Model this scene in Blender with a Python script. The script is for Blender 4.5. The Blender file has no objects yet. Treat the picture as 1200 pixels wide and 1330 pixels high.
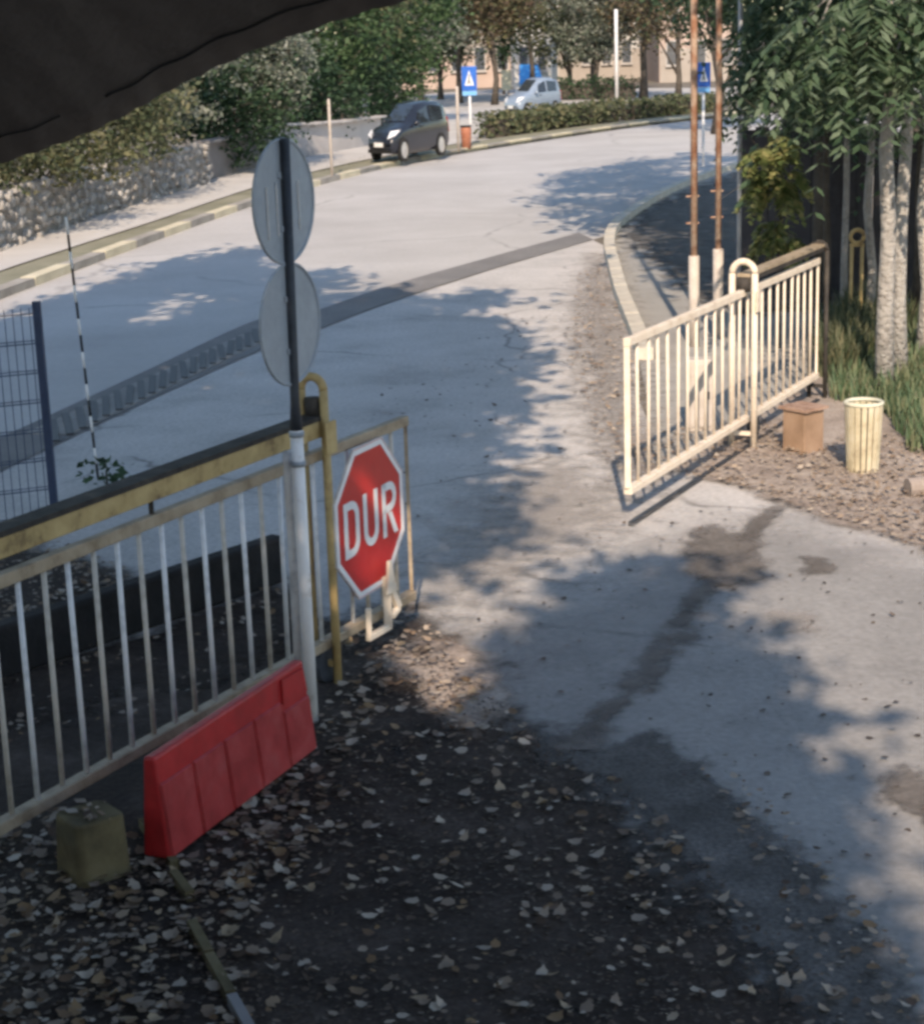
import bpy, math, random
import numpy as np
from mathutils import Vector, Matrix

random.seed(7)
RNG = np.random.default_rng(7)
S = bpy.context.scene
COL = S.collection

# ------------------------------------------------------------------ camera
PH, PWID = 1330.0, 1200.0          # size of the photograph the measurements were taken on
FPX = 2400.0                       # focal length in those units
HC = 3.2                           # camera height
PITCH = math.atan(619 / 2400)
ROLL = math.atan(300 / 9300)
FWD = np.array([0, math.cos(PITCH), -math.sin(PITCH)])
R0 = np.array([1.0, 0, 0]); U0 = np.array([0, math.sin(PITCH), math.cos(PITCH)])
RT = math.cos(ROLL) * R0 - math.sin(ROLL) * U0
UP = math.sin(ROLL) * R0 + math.cos(ROLL) * U0

cd = bpy.data.cameras.new('camera'); cam = bpy.data.objects.new('camera', cd); COL.objects.link(cam)
cd.sensor_fit = 'VERTICAL'; cd.sensor_height = 24.0; cd.lens = 24.0 * FPX / PH
cd.clip_start = 0.05; cd.clip_end = 3000
cam.matrix_world = Matrix(((RT[0], UP[0], -FWD[0], 0), (RT[1], UP[1], -FWD[1], 0), (RT[2], UP[2], -FWD[2], HC), (0, 0, 0, 1)))
S.camera = cam

# ------------------------------------------------------------------ light
SUN_EL = math.radians(35)
SUN_TO = np.array([0.03, 1.0])     # the way shadows fall on the ground
w = bpy.data.worlds.new('World'); S.world = w; w.use_nodes = True
nt = w.node_tree
sky = nt.nodes.new('ShaderNodeTexSky'); sky.sky_type = 'NISHITA'; sky.sun_disc = False
sky.sun_elevation = SUN_EL; sky.sun_rotation = math.radians(180)
sky.air_density = 1.3; sky.dust_density = 0.6; sky.ozone_density = 1.4
bg = nt.nodes['Background']; bg.inputs[1].default_value = 0.135
nt.links.new(sky.outputs[0], bg.inputs[0])
sl = bpy.data.lights.new('sun', 'SUN'); sun = bpy.data.objects.new('sun', sl); COL.objects.link(sun)
sl.energy = 4.2; sl.angle = math.radians(0.55); sl.color = (1.0, 0.81, 0.62)
sd = Vector((SUN_TO[0] * math.cos(SUN_EL), SUN_TO[1] * math.cos(SUN_EL), -math.sin(SUN_EL)))
sun.rotation_euler = sd.to_track_quat('-Z', 'Y').to_euler(); sun.location = (0, -20, 30)
S.view_settings.view_transform = 'Standard'; S.view_settings.look = 'None'
S.view_settings.exposure = 0.68; S.view_settings.gamma = 1.0
S.render.engine = 'CYCLES'
S.cycles.pixel_filter_type = 'BLACKMAN_HARRIS'; S.cycles.filter_width = 3.3
S.cycles.max_bounces = 4; S.cycles.diffuse_bounces = 2; S.cycles.transparent_max_bounces = 8
S.cycles.use_adaptive_sampling = True; S.cycles.adaptive_threshold = 0.03
S.cycles.use_denoising = True

# ------------------------------------------------------------------ measuring helpers
def ray(x, y):
    return FWD * FPX + RT * (x - 600) - UP * (y - 665)
def G(x, y, z=0.0):                 # a measured point lying at height z
    d = ray(x, y); return np.array([0, 0, HC]) + d * ((z - HC) / d[2])
def at(x, y, Y):                    # a measured point at distance Y
    d = ray(x, y); return np.array([0, 0, HC]) + d * (Y / d[1])
def onplane(x, y, P0, u):           # a measured point on the upright plane through P0 along u
    n = np.array([u[1], -u[0], 0.0]); d = ray(x, y); o = np.array([0, 0, HC])
    return o + d * (((P0 - o) @ n) / (d @ n))
def V2(a): return np.array([a[0], a[1], 0.0])

# ------------------------------------------------------------------ mesh helpers
class MB:
    def __init__(s): s.v = []; s.f = []
    def add(s, vs, fs):
        n = len(s.v); s.v += [tuple(map(float, p)) for p in vs]; s.f += [tuple(i + n for i in f) for f in fs]; return s
    def box(s, c, size, rz=0.0, ax=None):
        hx, hy, hz = size[0] / 2, size[1] / 2, size[2] / 2
        if ax is None:
            X = np.array([math.cos(rz), math.sin(rz), 0]); Y = np.array([-math.sin(rz), math.cos(rz), 0]); Z = np.array([0, 0, 1.0])
        else: X, Y, Z = ax
        c = np.array(c, float)
        vs = [c + X * a * hx + Y * b * hy + Z * d * hz for a, b, d in ((-1,-1,-1),(1,-1,-1),(1,1,-1),(-1,1,-1),(-1,-1,1),(1,-1,1),(1,1,1),(-1,1,1))]
        return s.add(vs, [(0,3,2,1),(4,5,6,7),(0,1,5,4),(1,2,6,5),(2,3,7,6),(3,0,4,7)])
    def beam(s, a, b, wd, ht):
        a, b = np.array(a, float), np.array(b, float); L = np.linalg.norm(b - a); X = (b - a) / L
        Y = np.cross([0, 0, 1.0], X); 
        if np.linalg.norm(Y) < 1e-4: Y = np.array([0, 1.0, 0])
        Y /= np.linalg.norm(Y); Z = np.cross(X, Y)
        return s.box((a + b) / 2, (L, wd, ht), ax=(X, Y, Z))
    def tube(s, pts, r, n=10, cap=True):
        pts = [np.array(p, float) for p in pts]; rs = r if hasattr(r, '__len__') else [r] * len(pts)
        vs, fs = [], []; ref = None
        for i, p in enumerate(pts):
            t = pts[min(i + 1, len(pts) - 1)] - pts[max(i - 1, 0)]; t = t / (np.linalg.norm(t) + 1e-9)
            if ref is None: ref = np.array([1.0, 0, 0]) if abs(t[0]) < .9 else np.array([0, 1.0, 0])
            b = np.cross(t, ref); b /= np.linalg.norm(b); ref = np.cross(b, t)
            for k in range(n):
                a = 2 * math.pi * k / n; vs.append(p + rs[i] * (math.cos(a) * ref + math.sin(a) * b))
        for i in range(len(pts) - 1):
            for k in range(n):
                k2 = (k + 1) % n; fs.append((i*n+k, i*n+k2, (i+1)*n+k2, (i+1)*n+k))
        if cap: fs.append(tuple(range(n))[::-1]); fs.append(tuple((len(pts)-1)*n + k for k in range(n)))
        return s.add(vs, fs)
    def prism(s, poly, off):            # closed outline (3-D points) pushed along off
        poly = [np.array(p, float) for p in poly]; n = len(poly); off = np.array(off, float)
        vs = poly + [p + off for p in poly]
        fs = [tuple(range(n))[::-1], tuple(range(n, 2 * n))] + [(i, (i+1) % n, n + (i+1) % n, n + i) for i in range(n)]
        return s.add(vs, fs)
    def mesh(s, name, smooth=False):
        m = bpy.data.meshes.new(name); m.from_pydata(s.v, [], s.f); m.update()
        if smooth: m.polygons.foreach_set('use_smooth', [True] * len(m.polygons))
        return m
    def build(s, name, mat, parent=None, smooth=False, bevel=0.0):
        V = np.array(s.v)
        if parent is not None:
            o3 = np.array(parent['_w']); loc = None
        else:
            o3 = np.array([(V[:,0].min()+V[:,0].max())/2, (V[:,1].min()+V[:,1].max())/2, V[:,2].min()])
        s.v = [tuple(p) for p in V - o3]
        o = bpy.data.objects.new(name, s.mesh(name, smooth)); COL.objects.link(o)
        o.data.materials.append(mat)
        if parent is not None: o.parent = parent; o['_w'] = list(o3)
        else: o.location = o3; o['_w'] = list(o3)
        if bevel:
            b = o.modifiers.new('b', 'BEVEL'); b.width = bevel; b.segments = 2; b.limit_method = 'ANGLE'; b.angle_limit = 0.6
        return o

def tag(o, label=None, cat=None, group=None, kind=None):
    if label: o['label'] = label
    if cat: o['category'] = cat
    if group: o['group'] = group
    if kind: o['kind'] = kind
    return o
def empty(name, loc, label, cat, group=None):
    e = bpy.data.objects.new(name, None); COL.objects.link(e); e.location = [float(q) for q in loc]; e['_w'] = [float(q) for q in loc]
    e.empty_display_size = .2
    return tag(e, label, cat, group)
def inst(name, mesh, loc, parent, rot=(0, 0, 0), scale=(1, 1, 1)):   # a piece that shares its mesh with its like; loc is in the world
    o = bpy.data.objects.new(name, mesh); COL.objects.link(o)
    p0 = np.array(parent['_w']) if parent is not None else np.zeros(3)
    o.parent = parent; o.location = np.array(loc, float) - p0; o.rotation_euler = rot; o.scale = scale
    return o
def raw_mesh(name, V, F, mat, kinds=None):
    m = bpy.data.meshes.new(name); V = np.asarray(V, np.float32); F = np.asarray(F, np.int32)
    k = F.shape[1]
    m.vertices.add(len(V)); m.vertices.foreach_set('co', V.ravel())
    m.loops.add(F.size); m.loops.foreach_set('vertex_index', F.ravel())
    m.polygons.add(len(F)); m.polygons.foreach_set('loop_start', np.arange(0, F.size, k, dtype=np.int32))
    m.update(calc_edges=True); m.validate()
    m.materials.append(mat)
    return m

# ------------------------------------------------------------------ materials
def new_mat(name):
    m = bpy.data.materials.new(name); m.use_nodes = True; t = m.node_tree
    return m, t, t.nodes['Principled BSDF'], t.nodes['Material Output']
def nd(t, kind, **kw):
    n = t.nodes.new(kind)
    for k, v in kw.items():
        if k.startswith('i_'):
            key = k[2:]; n.inputs[int(key) if key.isdigit() else key].default_value = v
        else: setattr(n, k, v)
    return n
def ramp(t, stops):
    r = t.nodes.new('ShaderNodeValToRGB'); e = r.color_ramp.elements
    while len(e) < len(stops): e.new(0.5)
    for q, (p, c) in zip(e, stops): q.position = p; q.color = (*c, 1) if len(c) == 3 else c
    return r
def noisy(name, stops, scale=4.0, detail=6.0, rough=0.8, bump=0.0, bscale=None, metal=0.0, world=False, dist=0.0, spec=0.3, fine=None, bdist=0.02):
    m, t, b, out = new_mat(name)
    if world:
        src = t.nodes.new('ShaderNodeNewGeometry').outputs['Position']
    else:
        src = t.nodes.new('ShaderNodeTexCoord').outputs['Object']
    n = nd(t, 'ShaderNodeTexNoise'); n.inputs['Scale'].default_value = scale; n.inputs['Detail'].default_value = detail
    n.inputs['Roughness'].default_value = 0.62; n.inputs['Distortion'].default_value = dist
    t.links.new(src, n.inputs['Vector'])
    r = ramp(t, stops); t.links.new(n.outputs[0], r.inputs[0])
    colout = r.outputs[0]
    if fine:
        n2 = nd(t, 'ShaderNodeTexNoise'); n2.inputs['Scale'].default_value = fine[0]; n2.inputs['Detail'].default_value = 4
        t.links.new(src, n2.inputs['Vector'])
        r2 = ramp(t, [(0.3, (1 - fine[1],) * 3), (0.7, (1 + fine[1],) * 3)]); t.links.new(n2.outputs[0], r2.inputs[0])
        mx = nd(t, 'ShaderNodeMix', data_type='RGBA', blend_type='MULTIPLY'); mx.inputs[0].default_value = 1
        t.links.new(colout, mx.inputs[6]); t.links.new(r2.outputs[0], mx.inputs[7]); colout = mx.outputs[2]
    t.links.new(colout, b.inputs['Base Color'])
    b.inputs['Roughness'].default_value = rough; b.inputs['Metallic'].default_value = metal
    b.inputs['Specular IOR Level'].default_value = spec
    if bump:
        n3 = nd(t, 'ShaderNodeTexNoise'); n3.inputs['Scale'].default_value = bscale or scale * 6; n3.inputs['Detail'].default_value = 6
        t.links.new(src, n3.inputs['Vector'])
        bp = nd(t, 'ShaderNodeBump'); bp.inputs['Strength'].default_value = bump; bp.inputs['Distance'].default_value = bdist
        t.links.new(n3.outputs[0], bp.inputs['Height']); t.links.new(bp.outputs[0], b.inputs['Normal'])
    return m
def leafy(name, cols, trans=0.35, rough=0.6):
    m, t, b, out = new_mat(name)
    g = t.nodes.new('ShaderNodeNewGeometry')
    stops = [(i / max(1, len(cols) - 1), c) for i, c in enumerate(cols)]
    r = ramp(t, stops); t.links.new(g.outputs['Random Per Island'], r.inputs[0])
    t.links.new(r.outputs[0], b.inputs['Base Color']); b.inputs['Roughness'].default_value = rough
    b.inputs['Specular IOR Level'].default_value = 0.25
    if trans:
        tr = nd(t, 'ShaderNodeBsdfTranslucent'); t.links.new(r.outputs[0], tr.inputs[0])
        mx = nd(t, 'ShaderNodeMixShader'); mx.inputs[0].default_value = trans
        t.links.new(b.outputs[0], mx.inputs[1]); t.links.new(tr.outputs[0], mx.inputs[2]); t.links.new(mx.outputs[0], out.inputs[0])
    return m
def faded(m, nscale=2.2, k=0.9, sharp=0.12, full=1.0):            # lets a sheet end in a ragged edge along its own 'fade' attribute
    t = m.node_tree; out = t.nodes['Material Output']; b = t.nodes['Principled BSDF']
    a = nd(t, 'ShaderNodeAttribute', attribute_name='fade')
    pos = t.nodes.new('ShaderNodeNewGeometry').outputs['Position']
    n = nd(t, 'ShaderNodeTexNoise'); n.inputs['Scale'].default_value = nscale; n.inputs['Detail'].default_value = 7; n.inputs['Roughness'].default_value = .7
    t.links.new(pos, n.inputs['Vector'])
    s1 = nd(t, 'ShaderNodeMath', operation='SUBTRACT'); s1.inputs[1].default_value = 0.5; t.links.new(n.outputs[0], s1.inputs[0])
    s2 = nd(t, 'ShaderNodeMath', operation='MULTIPLY_ADD'); s2.inputs[1].default_value = k; t.links.new(s1.outputs[0], s2.inputs[0]); t.links.new(a.outputs['Fac'], s2.inputs[2])
    mr = nd(t, 'ShaderNodeMapRange', interpolation_type='SMOOTHSTEP'); mr.inputs[1].default_value = .5 - sharp; mr.inputs[2].default_value = .5 + sharp
    mr.inputs[4].default_value = full
    t.links.new(s2.outputs[0], mr.inputs[0])
    tr = nd(t, 'ShaderNodeBsdfTransparent'); mx = nd(t, 'ShaderNodeMixShader')
    t.links.new(mr.outputs[0], mx.inputs[0]); t.links.new(tr.outputs[0], mx.inputs[1]); t.links.new(b.outputs[0], mx.inputs[2]); t.links.new(mx.outputs[0], out.inputs[0])
    return m

M = {}
M['ground'] = noisy('soil', [(.3, (.10, .085, .07)), (.5, (.16, .14, .115)), (.7, (.21, .185, .15))], 1.3, 8, .95, .5, 30, world=True)
M['concrete'] = noisy('apron_concrete', [(.28, (.35, .33, .32)), (.45, (.45, .43, .415)), (.6, (.50, .475, .46)), (.75, (.54, .515, .50))], 1.1, 10, .9, .4, 40, world=True, fine=(26, .14), spec=.2)
def worn(m, cracks=.55, speck=.5, cscale=.55):      # hairline cracks and dark aggregate grains in a slab
    t = m.node_tree; b = t.nodes['Principled BSDF']; src = t.nodes.new('ShaderNodeNewGeometry').outputs['Position']
    lk = b.inputs['Base Color'].links[0].from_socket
    n = nd(t, 'ShaderNodeTexNoise'); n.inputs['Scale'].default_value = 1.3; n.inputs['Detail'].default_value = 5; t.links.new(src, n.inputs['Vector'])
    ad = nd(t, 'ShaderNodeMix', data_type='VECTOR'); ad.inputs[0].default_value = .35; t.links.new(src, ad.inputs[4]); t.links.new(n.outputs['Color'], ad.inputs[5])
    v = nd(t, 'ShaderNodeTexVoronoi', feature='DISTANCE_TO_EDGE'); v.inputs['Scale'].default_value = cscale; t.links.new(ad.outputs[1], v.inputs['Vector'])
    r = ramp(t, [(0.0, (1 - cracks,) * 3), (.012, (1, 1, 1))]); t.links.new(v.outputs['Distance'], r.inputs[0])
    n3 = nd(t, 'ShaderNodeTexNoise'); n3.inputs['Scale'].default_value = .7; n3.inputs['Detail'].default_value = 3; t.links.new(src, n3.inputs['Vector'])
    r3 = ramp(t, [(.46, (0, 0, 0)), (.6, (1, 1, 1))]); t.links.new(n3.outputs[0], r3.inputs[0])
    m1 = nd(t, 'ShaderNodeMix', data_type='RGBA', blend_type='MULTIPLY'); t.links.new(r3.outputs[0], m1.inputs[0]); t.links.new(lk, m1.inputs[6]); t.links.new(r.outputs[0], m1.inputs[7])
    v2 = nd(t, 'ShaderNodeTexVoronoi'); v2.inputs['Scale'].default_value = 19; t.links.new(src, v2.inputs['Vector'])
    r2 = ramp(t, [(0.06, (1 - speck,) * 3), (.2, (1, 1, 1))]); t.links.new(v2.outputs['Distance'], r2.inputs[0])
    n4 = nd(t, 'ShaderNodeTexNoise'); n4.inputs['Scale'].default_value = 2.5; n4.inputs['Detail'].default_value = 6; t.links.new(src, n4.inputs['Vector'])
    r4 = ramp(t, [(.48, (0, 0, 0)), (.66, (1, 1, 1))]); t.links.new(n4.outputs[0], r4.inputs[0])
    m2 = nd(t, 'ShaderNodeMix', data_type='RGBA', blend_type='MULTIPLY'); t.links.new(r4.outputs[0], m2.inputs[0]); t.links.new(m1.outputs[2], m2.inputs[6]); t.links.new(r2.outputs[0], m2.inputs[7])
    t.links.new(m2.outputs[2], b.inputs['Base Color']); return m
worn(M['concrete'])
M['asphalt_road'] = noisy('worn_road', [(.3, (.36, .345, .335)), (.55, (.43, .415, .405)), (.75, (.47, .455, .445))], 0.35, 7, .9, .2, 60, world=True, fine=(14, .05), spec=.2)
worn(M['asphalt_road'], .3, .25, .3)
M['asphalt_strip'] = noisy('patch_asphalt', [(.3, (.15, .145, .145)), (.7, (.215, .205, .20))], 1.0, 7, .95, .3, 50, world=True, fine=(20, .08))
M['pavement'] = noisy('pavement_concrete', [(.3, (.27, .26, .245)), (.7, (.37, .355, .33))], 1.1, 8, .9, .2, 40, world=True)
M['pavement_far'] = noisy('far_pavement', [(.3, (.43, .41, .39)), (.7, (.52, .50, .48))], .6, 6, .9, world=True)
M['verge'] = noisy('dry_verge', [(.3, (.17, .165, .115)), (.6, (.24, .23, .17)), (.75, (.30, .28, .22))], 1.2, 8, 1, .4, 15, world=True)
M['soil_dark'] = faded(noisy('dark_leaf_soil', [(.3, (.020, .014, .012)), (.5, (.038, .028, .023)), (.62, (.058, .044, .037)), (.75, (.09, .07, .06))], 2.2, 9, .95, .7, 25, world=True, fine=(40, .3)), 2.2, 1.9, .32)
M['asphalt_and_shade'] = faded(noisy('gravelly_asphalt_and_shade', [(.3, (.055, .052, .05)), (.55, (.10, .095, .092)), (.75, (.16, .15, .145))], 3.0, 9, .95, .8, 30, world=True, fine=(45, .35)), 3.4, 2.2, .25)
M['soil_and_sun'] = faded(noisy('brown_soil_and_sun', [(.3, (.21, .17, .145)), (.5, (.31, .26, .225)), (.7, (.39, .34, .30))], 2.5, 9, .95, .6, 25, world=True, fine=(35, .25)), 2.0, 1.1, .16)
M['stain'] = faded(noisy('damp_dirt', [(.3, (.10, .088, .08)), (.7, (.18, .16, .145))], 4.0, 8, .9, .3, 30, world=True, fine=(30, .2)), 6.0, 2.8, .35, .85)
M['grime'] = faded(worn(noisy('grimy_concrete', [(.3, (.235, .228, .222)), (.5, (.29, .28, .272)), (.75, (.33, .32, .31))], 1.2, 9, .9, .3, 40, world=True, fine=(26, .12)), .6, .5, .45), 1.6, .9, .5, .92)
M['dust'] = faded(noisy('dusty_leaf_crumbs', [(.3, (.24, .215, .195)), (.7, (.37, .34, .315))], 3.0, 8, .95, .4, 30, world=True, fine=(40, .2)), 6.0, 2.6, .4, .6)
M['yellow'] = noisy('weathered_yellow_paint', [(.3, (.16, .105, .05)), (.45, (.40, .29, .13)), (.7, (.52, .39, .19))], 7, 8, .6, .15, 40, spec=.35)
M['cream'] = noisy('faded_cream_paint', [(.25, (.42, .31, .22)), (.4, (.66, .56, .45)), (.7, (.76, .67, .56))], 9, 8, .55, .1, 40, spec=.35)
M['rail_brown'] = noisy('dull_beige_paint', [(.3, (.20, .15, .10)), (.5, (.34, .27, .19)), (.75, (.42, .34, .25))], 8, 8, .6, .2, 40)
M['bar_beige'] = noisy('dull_bar_paint', [(.3, (.30, .27, .23)), (.5, (.50, .46, .41)), (.75, (.58, .54, .50))], 10, 7, .6, .15, 40)
M['bar_white'] = noisy('white_bar_paint', [(.3, (.42, .43, .46)), (.5, (.66, .66, .68)), (.8, (.74, .74, .75))], 12, 6, .45, .1, 40, spec=.4)
M['white_pole'] = noisy('white_pole_paint', [(.28, (.45, .42, .40)), (.42, (.72, .71, .72)), (.8, (.80, .79, .80))], 10, 6, .45, .1, 40, spec=.4)
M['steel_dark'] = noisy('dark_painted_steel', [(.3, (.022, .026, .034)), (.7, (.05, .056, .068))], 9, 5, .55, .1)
M['grate'] = noisy('worn_grate_iron', [(.3, (.035, .035, .04)), (.7, (.07, .068, .07))], 9, 5, .6, .1)
M['soot'] = noisy('sooty_steel', [(.35, (.022, .02, .02)), (.6, (.06, .052, .045)), (.75, (.15, .115, .07))], 8, 7, .8, .2)
M['navy'] = noisy('navy_coated_wire', [(.3, (.02, .035, .075)), (.7, (.035, .055, .11))], 8, 4, .5)
M['galv'] = noisy('galvanised_sheet', [(.3, (.25, .28, .32)), (.7, (.31, .345, .39))], 5, 7, .5, .05, metal=.0, fine=(30, .05), spec=.5)
M['galv_rail'] = noisy('bare_aluminium', [(.3, (.6, .6, .62)), (.7, (.75, .75, .77))], 20, 4, .35, metal=.4)
M['red'] = noisy('sign_red', [(.3, (.43, .018, .020)), (.6, (.52, .022, .022)), (.8, (.56, .04, .035))], 4, 7, .38, .03, spec=.45)
M['sign_white'] = noisy('sign_white', [(.3, (.66, .66, .67)), (.7, (.80, .80, .81))], 9, 6, .4, spec=.4)
M['red_plastic'] = noisy('red_plastic', [(.3, (.27, .014, .016)), (.55, (.38, .018, .020)), (.7, (.40, .03, .03)), (.82, (.42, .16, .15))], 5, 8, .45, .06, 20, fine=(12, .12), spec=.4)
M['red_plastic_b'] = noisy('sun_bleached_red_plastic', [(.3, (.25, .018, .020)), (.5, (.33, .030, .032)), (.66, (.36, .055, .055)), (.8, (.38, .15, .14))], 7, 8, .5, .06, 20, fine=(12, .12), spec=.4)
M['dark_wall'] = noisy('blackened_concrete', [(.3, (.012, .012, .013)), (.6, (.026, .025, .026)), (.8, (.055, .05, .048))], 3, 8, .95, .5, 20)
M['block_yellow'] = noisy('yellow_block_paint', [(.3, (.06, .048, .026)), (.55, (.13, .105, .055)), (.8, (.18, .15, .09))], 5, 8, .85, .3, 25)
M['kerb_light'] = noisy('pale_kerb_stone', [(.3, (.42, .38, .32)), (.7, (.58, .54, .47))], 6, 7, .9, .2, 30)
M['kerb_yellow'] = noisy('yellow_kerb_paint', [(.3, (.48, .43, .32)), (.6, (.60, .54, .40)), (.8, (.62, .58, .48))], 4, 7, .8)
M['kerb_grey'] = noisy('grey_kerb_stone', [(.3, (.24, .22, .20)), (.7, (.36, .34, .31))], 4, 7, .9)
M['rust'] = noisy('rusty_pole', [(.3, (.20, .085, .045)), (.45, (.32, .17, .11)), (.58, (.48, .36, .28)), (.8, (.56, .46, .38))], 3.2, 8, .75, .2, 30)
M['sleeve'] = noisy('pale_sleeve_paint', [(.3, (.38, .33, .29)), (.7, (.54, .49, .45))], 6, 7, .7, .1)
M['grey_pole'] = noisy('grey_pole_paint', [(.3, (.36, .38, .42)), (.7, (.48, .50, .54))], 6, 5, .5)
M['wood_box'] = noisy('brown_box_paint', [(.3, (.20, .13, .085)), (.5, (.30, .20, .135)), (.75, (.37, .265, .19))], 3, 7, .8, .1, 30)
M['wood_box_top'] = noisy('weathered_box_lid', [(.3, (.20, .12, .085)), (.5, (.33, .22, .165)), (.75, (.42, .31, .25))], 7, 8, .9, .3, 30)
M['slat_yellow'] = noisy('yellow_slat_paint', [(.3, (.30, .25, .17)), (.5, (.50, .44, .31)), (.8, (.60, .56, .45))], 7, 7, .7, .15, 40)
M['rim_pale'] = noisy('pale_rim_paint', [(.3, (.50, .49, .38)), (.7, (.66, .64, .52))], 8, 6, .7)
M['bin_dark'] = noisy('bin_lining', [(.3, (.03, .035, .035)), (.7, (.09, .10, .10))], 8, 6, .9)
M['bark_pale'] = noisy('pale_bark', [(.28, (.14, .13, .12)), (.42, (.28, .265, .25)), (.6, (.36, .345, .325)), (.8, (.43, .415, .395))], 5, 10, .9, .9, 22, dist=2.2, bdist=.05)
M['bark_dark'] = noisy('dark_bark', [(.3, (.045, .038, .033)), (.7, (.11, .095, .08))], 6, 9, .95, .6, 18)
M['log'] = noisy('cut_log', [(.3, (.20, .165, .145)), (.7, (.36, .31, .28))], 5, 8, .9, .4, 20)
M['board_dark'] = noisy('dark_fence_board', [(.3, (.032, .030, .034)), (.6, (.06, .056, .062)), (.8, (.11, .10, .105))], 4, 8, .85, .3, 20)
M['stone'] = noisy('wall_stone', [(.3, (.24, .225, .21)), (.5, (.31, .295, .28)), (.75, (.38, .365, .35))], 2.5, 8, .9, .4, 20)
M['stone_b'] = noisy('pale_wall_stone', [(.3, (.34, .325, .31)), (.7, (.45, .435, .42))], 3, 8, .9, .4, 20)
M['mortar'] = noisy('wall_mortar', [(.3, (.19, .18, .165)), (.7, (.29, .275, .26))], 3, 8, 1, .4, 15)
M['render_pale'] = noisy('pale_render', [(.3, (.46, .43, .42)), (.7, (.55, .515, .50))], 1.2, 8, .9, .1)
M['render_grey'] = noisy('grey_render', [(.3, (.17, .16, .165)), (.7, (.25, .24, .24))], 1.5, 8, .9, .2)
M['soffit'] = noisy('dark_awning_fabric', [(.3, (.085, .08, .084)), (.7, (.12, .114, .118))], 3, 6, .85, .15, 60, spec=.15)
M['soffit_seam'] = noisy('awning_seam', [(.3, (.02, .02, .021)), (.7, (.03, .03, .032))], 5, 4, .9)
M['plaster'] = noisy('gatehouse_plaster', [(.3, (.35, .32, .28)), (.7, (.45, .42, .38))], 2, 7, .9)
M['car_dark'] = noisy('dark_blue_car_paint', [(.3, (.014, .017, .026)), (.7, (.020, .024, .036))], 2, 3, .22, spec=.6)
M['car_silver'] = noisy('silver_blue_car_paint', [(.3, (.20, .255, .34)), (.7, (.25, .31, .40))], 2, 3, .3, spec=.6)
M['glass'] = noisy('car_glass', [(.3, (.02, .024, .03)), (.7, (.03, .036, .045))], 2, 2, .06, spec=.8)
M['tyre'] = noisy('tyre_rubber', [(.3, (.02, .02, .02)), (.7, (.04, .038, .037))], 6, 4, .85)
M['rim'] = noisy('wheel_rim', [(.3, (.40, .39, .38)), (.7, (.55, .54, .53))], 6, 4, .4, metal=.3)
M['lamp'] = noisy('lamp_lens', [(.3, (.62, .63, .66)), (.7, (.78, .79, .82))], 6, 3, .12, spec=.8)
M['plate'] = noisy('number_plate', [(.3, (.70, .70, .70)), (.7, (.80, .80, .80))], 8, 3, .4)
M['trim'] = noisy('black_trim', [(.3, (.012, .012, .013)), (.7, (.025, .025, .027))], 5, 3, .6)
M['blue_sign'] = noisy('blue_sign_face', [(.3, (.015, .095, .40)), (.7, (.025, .125, .48))], 4, 4, .4, spec=.4)
M['blue_light'] = noisy('light_blue_panel', [(.3, (.13, .34, .62)), (.7, (.18, .40, .68))], 4, 4, .5)
M['blue_awning'] = noisy('blue_awning_cloth', [(.3, (.06, .30, .72)), (.7, (.10, .38, .80))], 2, 5, .7)
M['orange'] = noisy('rusty_orange_paint', [(.3, (.28, .10, .06)), (.7, (.42, .19, .12))], 3, 6, .7)
M['wall_cream'] = noisy('cream_facade', [(.3, (.29, .26, .235)), (.7, (.37, .335, .305))], .4, 6, .9)
M['wall_pink'] = noisy('pink_facade', [(.3, (.37, .29, .25)), (.7, (.45, .36, .32))], .4, 6, .9)
M['wall_white'] = noisy('white_facade', [(.3, (.48, .47, .46)), (.7, (.56, .55, .54))], .4, 6, .9)
M['win_dark'] = noisy('window_glass', [(.3, (.05, .06, .075)), (.7, (.09, .10, .12))], .7, 4, .15, spec=.7)
M['frame_white'] = noisy('window_frame_paint', [(.3, (.36, .34, .33)), (.7, (.44, .42, .41))], 3, 4, .6)
M['lf_fall'] = leafy('fallen_leaf_pale', [(.06, .04, .03), (.13, .092, .066), (.24, .19, .15), (.15, .095, .055), (.42, .37, .31), (.11, .068, .045), (.24, .155, .08), (.34, .29, .24), (.20, .15, .11)], .1)
M['lf_pale'] = leafy('pale_dry_leaf', [(.24, .19, .145), (.33, .275, .22), (.42, .365, .305), (.28, .205, .12), (.37, .315, .255)], .1)
M['lf_mould'] = leafy('mouldering_leaf', [(.03, .021, .016), (.06, .042, .031), (.085, .062, .047), (.045, .032, .025), (.10, .077, .06), (.07, .045, .03)], 0)
M['lf_sun'] = leafy('fallen_leaf_brown', [(.15, .105, .075), (.26, .195, .145), (.40, .33, .265), (.20, .145, .105), (.46, .39, .32), (.30, .22, .155)], .1)
M['lf_dark'] = leafy('dry_leaf_crumb', [(.05, .04, .035), (.09, .072, .06), (.14, .11, .09)], 0)
M['grass'] = leafy('grass_blade', [(.06, .10, .05), (.10, .16, .085), (.16, .19, .10), (.24, .24, .15)], .3)
M['lf_green'] = leafy('leaf_green', [(.025, .05, .022), (.045, .085, .035), (.07, .12, .055), (.10, .15, .075)])
M['lf_deep'] = leafy('leaf_deep_green', [(.018, .038, .020), (.03, .06, .03), (.045, .085, .045), (.07, .115, .065)])
M['lf_grey'] = leafy('leaf_grey_green', [(.08, .105, .075), (.14, .17, .13), (.21, .23, .19), (.30, .31, .27)])
M['lf_yellow'] = leafy('leaf_yellow_green', [(.055, .062, .028), (.095, .10, .045), (.14, .14, .065), (.20, .18, .10)])
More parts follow.
